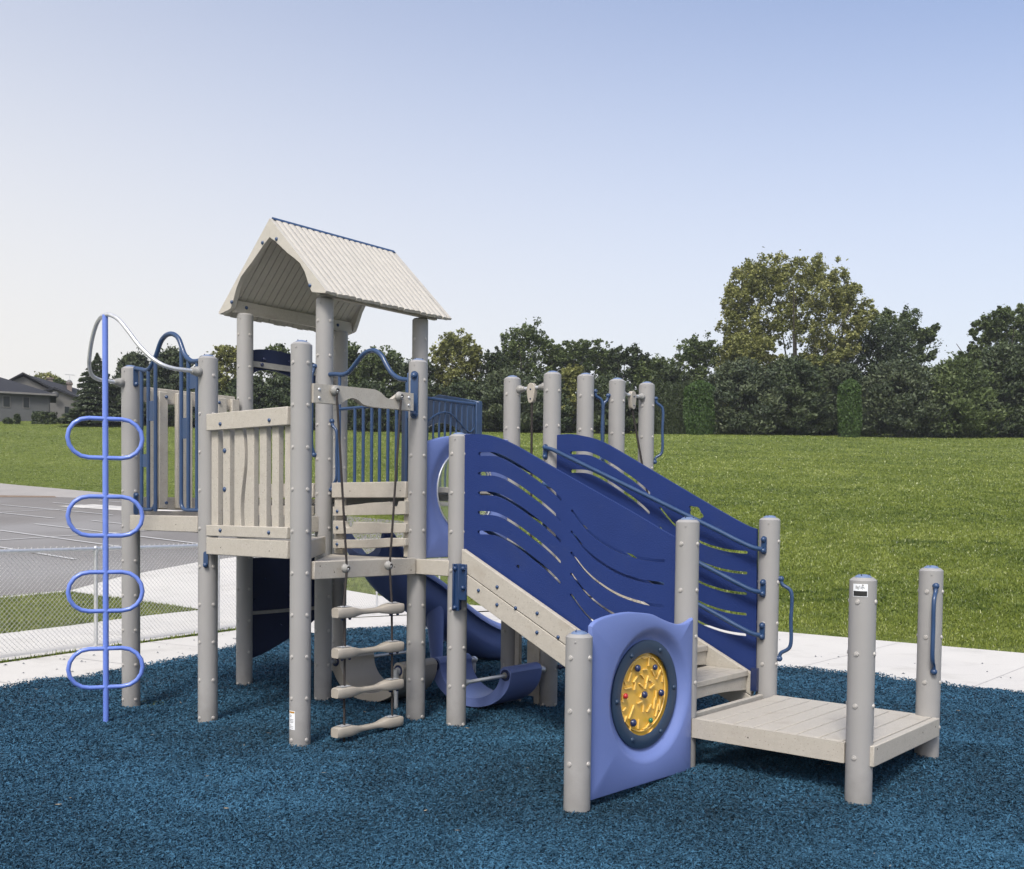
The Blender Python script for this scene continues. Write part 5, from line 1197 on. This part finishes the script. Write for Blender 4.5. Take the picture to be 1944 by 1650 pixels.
mb.prism([(hx(73),hz(738)),(hx(104),hz(728)),(hx(160),hz(748)),(hx(160),hz(744.5)),(hx(104),hz(724.5)),(hx(73),hz(735))], 'b', -.4, 3.2)
R_ = part(mb, 'roof', shingle, H2)
for x0, x1, yt in ((90,101,695),(129,139,703)):
    mb = MB(); mb.box(hx(x0),hx(x1),6,7.2,hz(720),hz(yt)); mb.box(hx(x0)-.1,hx(x1)+.1,5.9,7.3,hz(yt+2),hz(yt)+.02); part(mb, 'chimney', chim, H2)
mb = MB(); mb.ball((hx(134),6.6,hz(701)), .32, n=10, m=6); part(mb, 'chimney_cap', trim_, H2)
mb = MB(); mb.cyl((hx(135),8,hz(705)),(hx(135),8,hz(682)),.03,n=6); mb.cyl((hx(126),8,hz(682.5)),(hx(146),8,hz(683)),.025,n=6)
for x in (128,132,138,142): mb.cyl((hx(x),7.5,hz(682.6)),(hx(x),8.5,hz(682.6)),.015,n=5)
part(mb, 'antenna', M['galv'], H2)
mb = MB(); mb.ball((hx(105),-.6,hz(740)), .38, n=14, m=8, sc=(1,.3,1)); mb.cyl((hx(105),-.5,hz(740)),(hx(102),0,hz(746)),.04,n=6); part(mb, 'satellite_dish', mat('dish_dark', (.06,.06,.06), .5), H2)
mb = MB(); mb.box(hx(122),hx(133),-.06,0,hz(774),hz(759)); w = part(mb, 'window', trim_, H2); mb = MB(); mb.box(hx(123),hx(132),-.08,-.06,hz(773),hz(760)); part(mb, 'pane', wglass, w)
# clipped hedge in front of the houses
def bush(x0, x1, yt, yb, Y, label, name, mk_, seed, dens=2200, boxy=True):
    global rng
    rng = np.random.default_rng(seed); s = Y/1957.6; cx = px((x0+x1)/2, Y); w = (x1-x0)*s/2; h = (yb-yt)*s; z0 = thz(cx, Y)-.1
    T = empty(name, (cx, Y, z0)); tag(T, label, 'bush'); N = dens; d = rng.normal(size=(N,3)); d /= np.linalg.norm(d,axis=1)[:,None]
    if boxy: d = d/np.max(np.abs(d), axis=1)[:,None]; d = d*(.9+.1*rng.random(N))[:,None]
    P_ = d*np.array([w,w*.7,h/2])*(.85+.15*rng.random(N))[:,None]+np.array([0,0,h/2])
    V = leaf_quads(P_, .16*np.ones(N)); np_mesh('foliage', V, np.arange(N*4).reshape(-1,4), LM[mk_], var=np.clip(.5+.25*rng.normal(size=N),0,1), parent=T)
    mb = MB(); mb.cyl((0,0,-.2),(0,0,h*.5),.08,n=6); mb.build('stem', BARK, T)
bush(66,104,773,796,95,'dark clipped hedge in front of the grey bungalow corner','hedge','dark',1)
bush(112,134,783,797,95,'small rusty yellow shrub before the gabled house','shrub','olive',2,900,False)
bush(28,38,776,796,95,'thin dark shrub by the bungalow wall between its windows','shrub','dark',3,500,False)
bush(8,24,785,797,95,'low round dark shrub under the bungalow left window','shrub','dark',4,600,False)
# wooden fence seen through the gap in the pines
Y = 98; x0, x1 = px(1540,Y), px(1600,Y); z0 = thz((x0+x1)/2, Y)
T = empty('wooden_fence', ((x0+x1)/2, Y, z0)); tag(T, 'brown board fence glimpsed through a gap under the pines', 'fence')
fm = mat('brown_fence', (.16,.10,.075), .9, nscale=4); w = (x1-x0)/2
mb = MB()
for i in range(20): xx = -w+2*w*i/20; mb.box(xx, xx+2*w/20-.02, -.02, .02, -.3, .95)
part(mb, 'boards', fm, T)
for xx in (-w, -w/3, w/3, w): mb = MB(); mb.box(xx-.05,xx+.05,.02,.12,-.3,1.0); part(mb, 'fence_post', fm, T)

# ------------------------------------------------------------------ thin summer haze
hm = bpy.data.materials.new('haze_air'); n, l = nodes(hm); n.remove(n['Principled BSDF']); pv = n.new('ShaderNodeVolumePrincipled')
pv.inputs['Color'].default_value = (.86,.90,.96,1); pv.inputs['Density'].default_value = .00038; pv.inputs['Anisotropy'].default_value = .2
l.new(pv.outputs[0], n['Material Output'].inputs['Volume'])
mb = MB(); mb.box(-310, 310, -20, 330, -1.5, 34); tag(mb.build('haze', hm), kind='stuff', label='thin pale summer haze over the far trees')
# ------------------------------------------------------------------ sky, sun, camera
w = bpy.data.worlds.new('World'); scene.world = w; w.use_nodes = True; n = w.node_tree.nodes; l = w.node_tree.links
SUN_EL, SUN_AZ = math.radians(50), math.radians(-164)     # azimuth clockwise from +Y
sky = n.new('ShaderNodeTexSky'); sky.sky_type = 'NISHITA'; sky.sun_disc = False; sky.sun_elevation = SUN_EL; sky.sun_rotation = SUN_AZ
sky.air_density = 1.0; sky.dust_density = 4.0; sky.ozone_density = 2.5; sky.altitude = 200
tcw = n.new('ShaderNodeTexCoord'); sx = n.new('ShaderNodeSeparateXYZ'); l.new(tcw.outputs['Generated'], sx.inputs[0])
mr = n.new('ShaderNodeMapRange'); mr.inputs['From Min'].default_value = -.02; mr.inputs['From Max'].default_value = .66; mr.inputs['To Min'].default_value = .80; mr.inputs['To Max'].default_value = .0
mr.interpolation_type = 'SMOOTHERSTEP'; l.new(sx.outputs['Z'], mr.inputs['Value'])
ml = n.new('ShaderNodeMath'); ml.operation = 'MULTIPLY_ADD'; ml.inputs[1].default_value = -.45; l.new(sx.outputs['X'], ml.inputs[0]); l.new(mr.outputs[0], ml.inputs[2]); ml.use_clamp = True
mz = n.new('ShaderNodeMath'); mz.operation = 'MULTIPLY'; l.new(mr.outputs[0], mz.inputs[0]); l.new(ml.outputs[0], mz.inputs[1])
hz_ = n.new('ShaderNodeMix'); hz_.data_type = 'RGBA'; hz_.inputs['B'].default_value = (4.75,4.62,4.45,1); l.new(ml.outputs[0], hz_.inputs['Factor'])
hs = n.new('ShaderNodeHueSaturation'); hs.inputs['Hue'].default_value = .508; hs.inputs['Saturation'].default_value = .86; hs.inputs['Value'].default_value = 1.22
l.new(sky.outputs[0], hs.inputs['Color']); l.new(hs.outputs[0], hz_.inputs['A']); l.new(hz_.outputs['Result'], n['Background'].inputs['Color']); n['Background'].inputs['Strength'].default_value = .125
sd = bpy.data.lights.new('sun', 'SUN'); sd.energy = 2.0; sd.angle = math.radians(14); sd.color = (1,.955,.89)
so = bpy.data.objects.new('sun', sd); C.objects.link(so)
dv = Vector((math.sin(SUN_AZ)*math.cos(SUN_EL), math.cos(SUN_AZ)*math.cos(SUN_EL), math.sin(SUN_EL)))
so.rotation_euler = dv.to_track_quat('Z', 'Y').to_euler(); so.location = dv*60
cd = bpy.data.cameras.new('camera'); co = bpy.data.objects.new('camera', cd); C.objects.link(co); scene.camera = co
cd.sensor_width = 36; cd.sensor_fit = 'HORIZONTAL'; cd.lens = 1957.64/1944*36; cd.shift_y = (1043.5-825)/1944; cd.clip_end = 3000; cd.clip_start = .05
PITCH, ROLL = .0346, .0114
f_ = Vector((0, math.cos(PITCH), -math.sin(PITCH))); u_ = Vector((0, math.sin(PITCH), math.cos(PITCH))); r_ = Vector((1,0,0))
# the photograph is rolled so that the scene leans clockwise
right = r_*math.cos(ROLL)+u_*math.sin(ROLL); up = -r_*math.sin(ROLL)+u_*math.cos(ROLL)
co.matrix_world = Matrix(((right.x, up.x, -f_.x, 0),(right.y, up.y, -f_.y, 0),(right.z, up.z, -f_.z, 1.3974),(0,0,0,1)))
vs_ = scene.view_settings; vs_.view_transform = 'Standard'; vs_.look = 'None'; vs_.exposure = .64; vs_.gamma = 1
scene.cycles.max_bounces = 8; scene.cycles.transparent_max_bounces = 12; scene.cycles.use_denoising = True
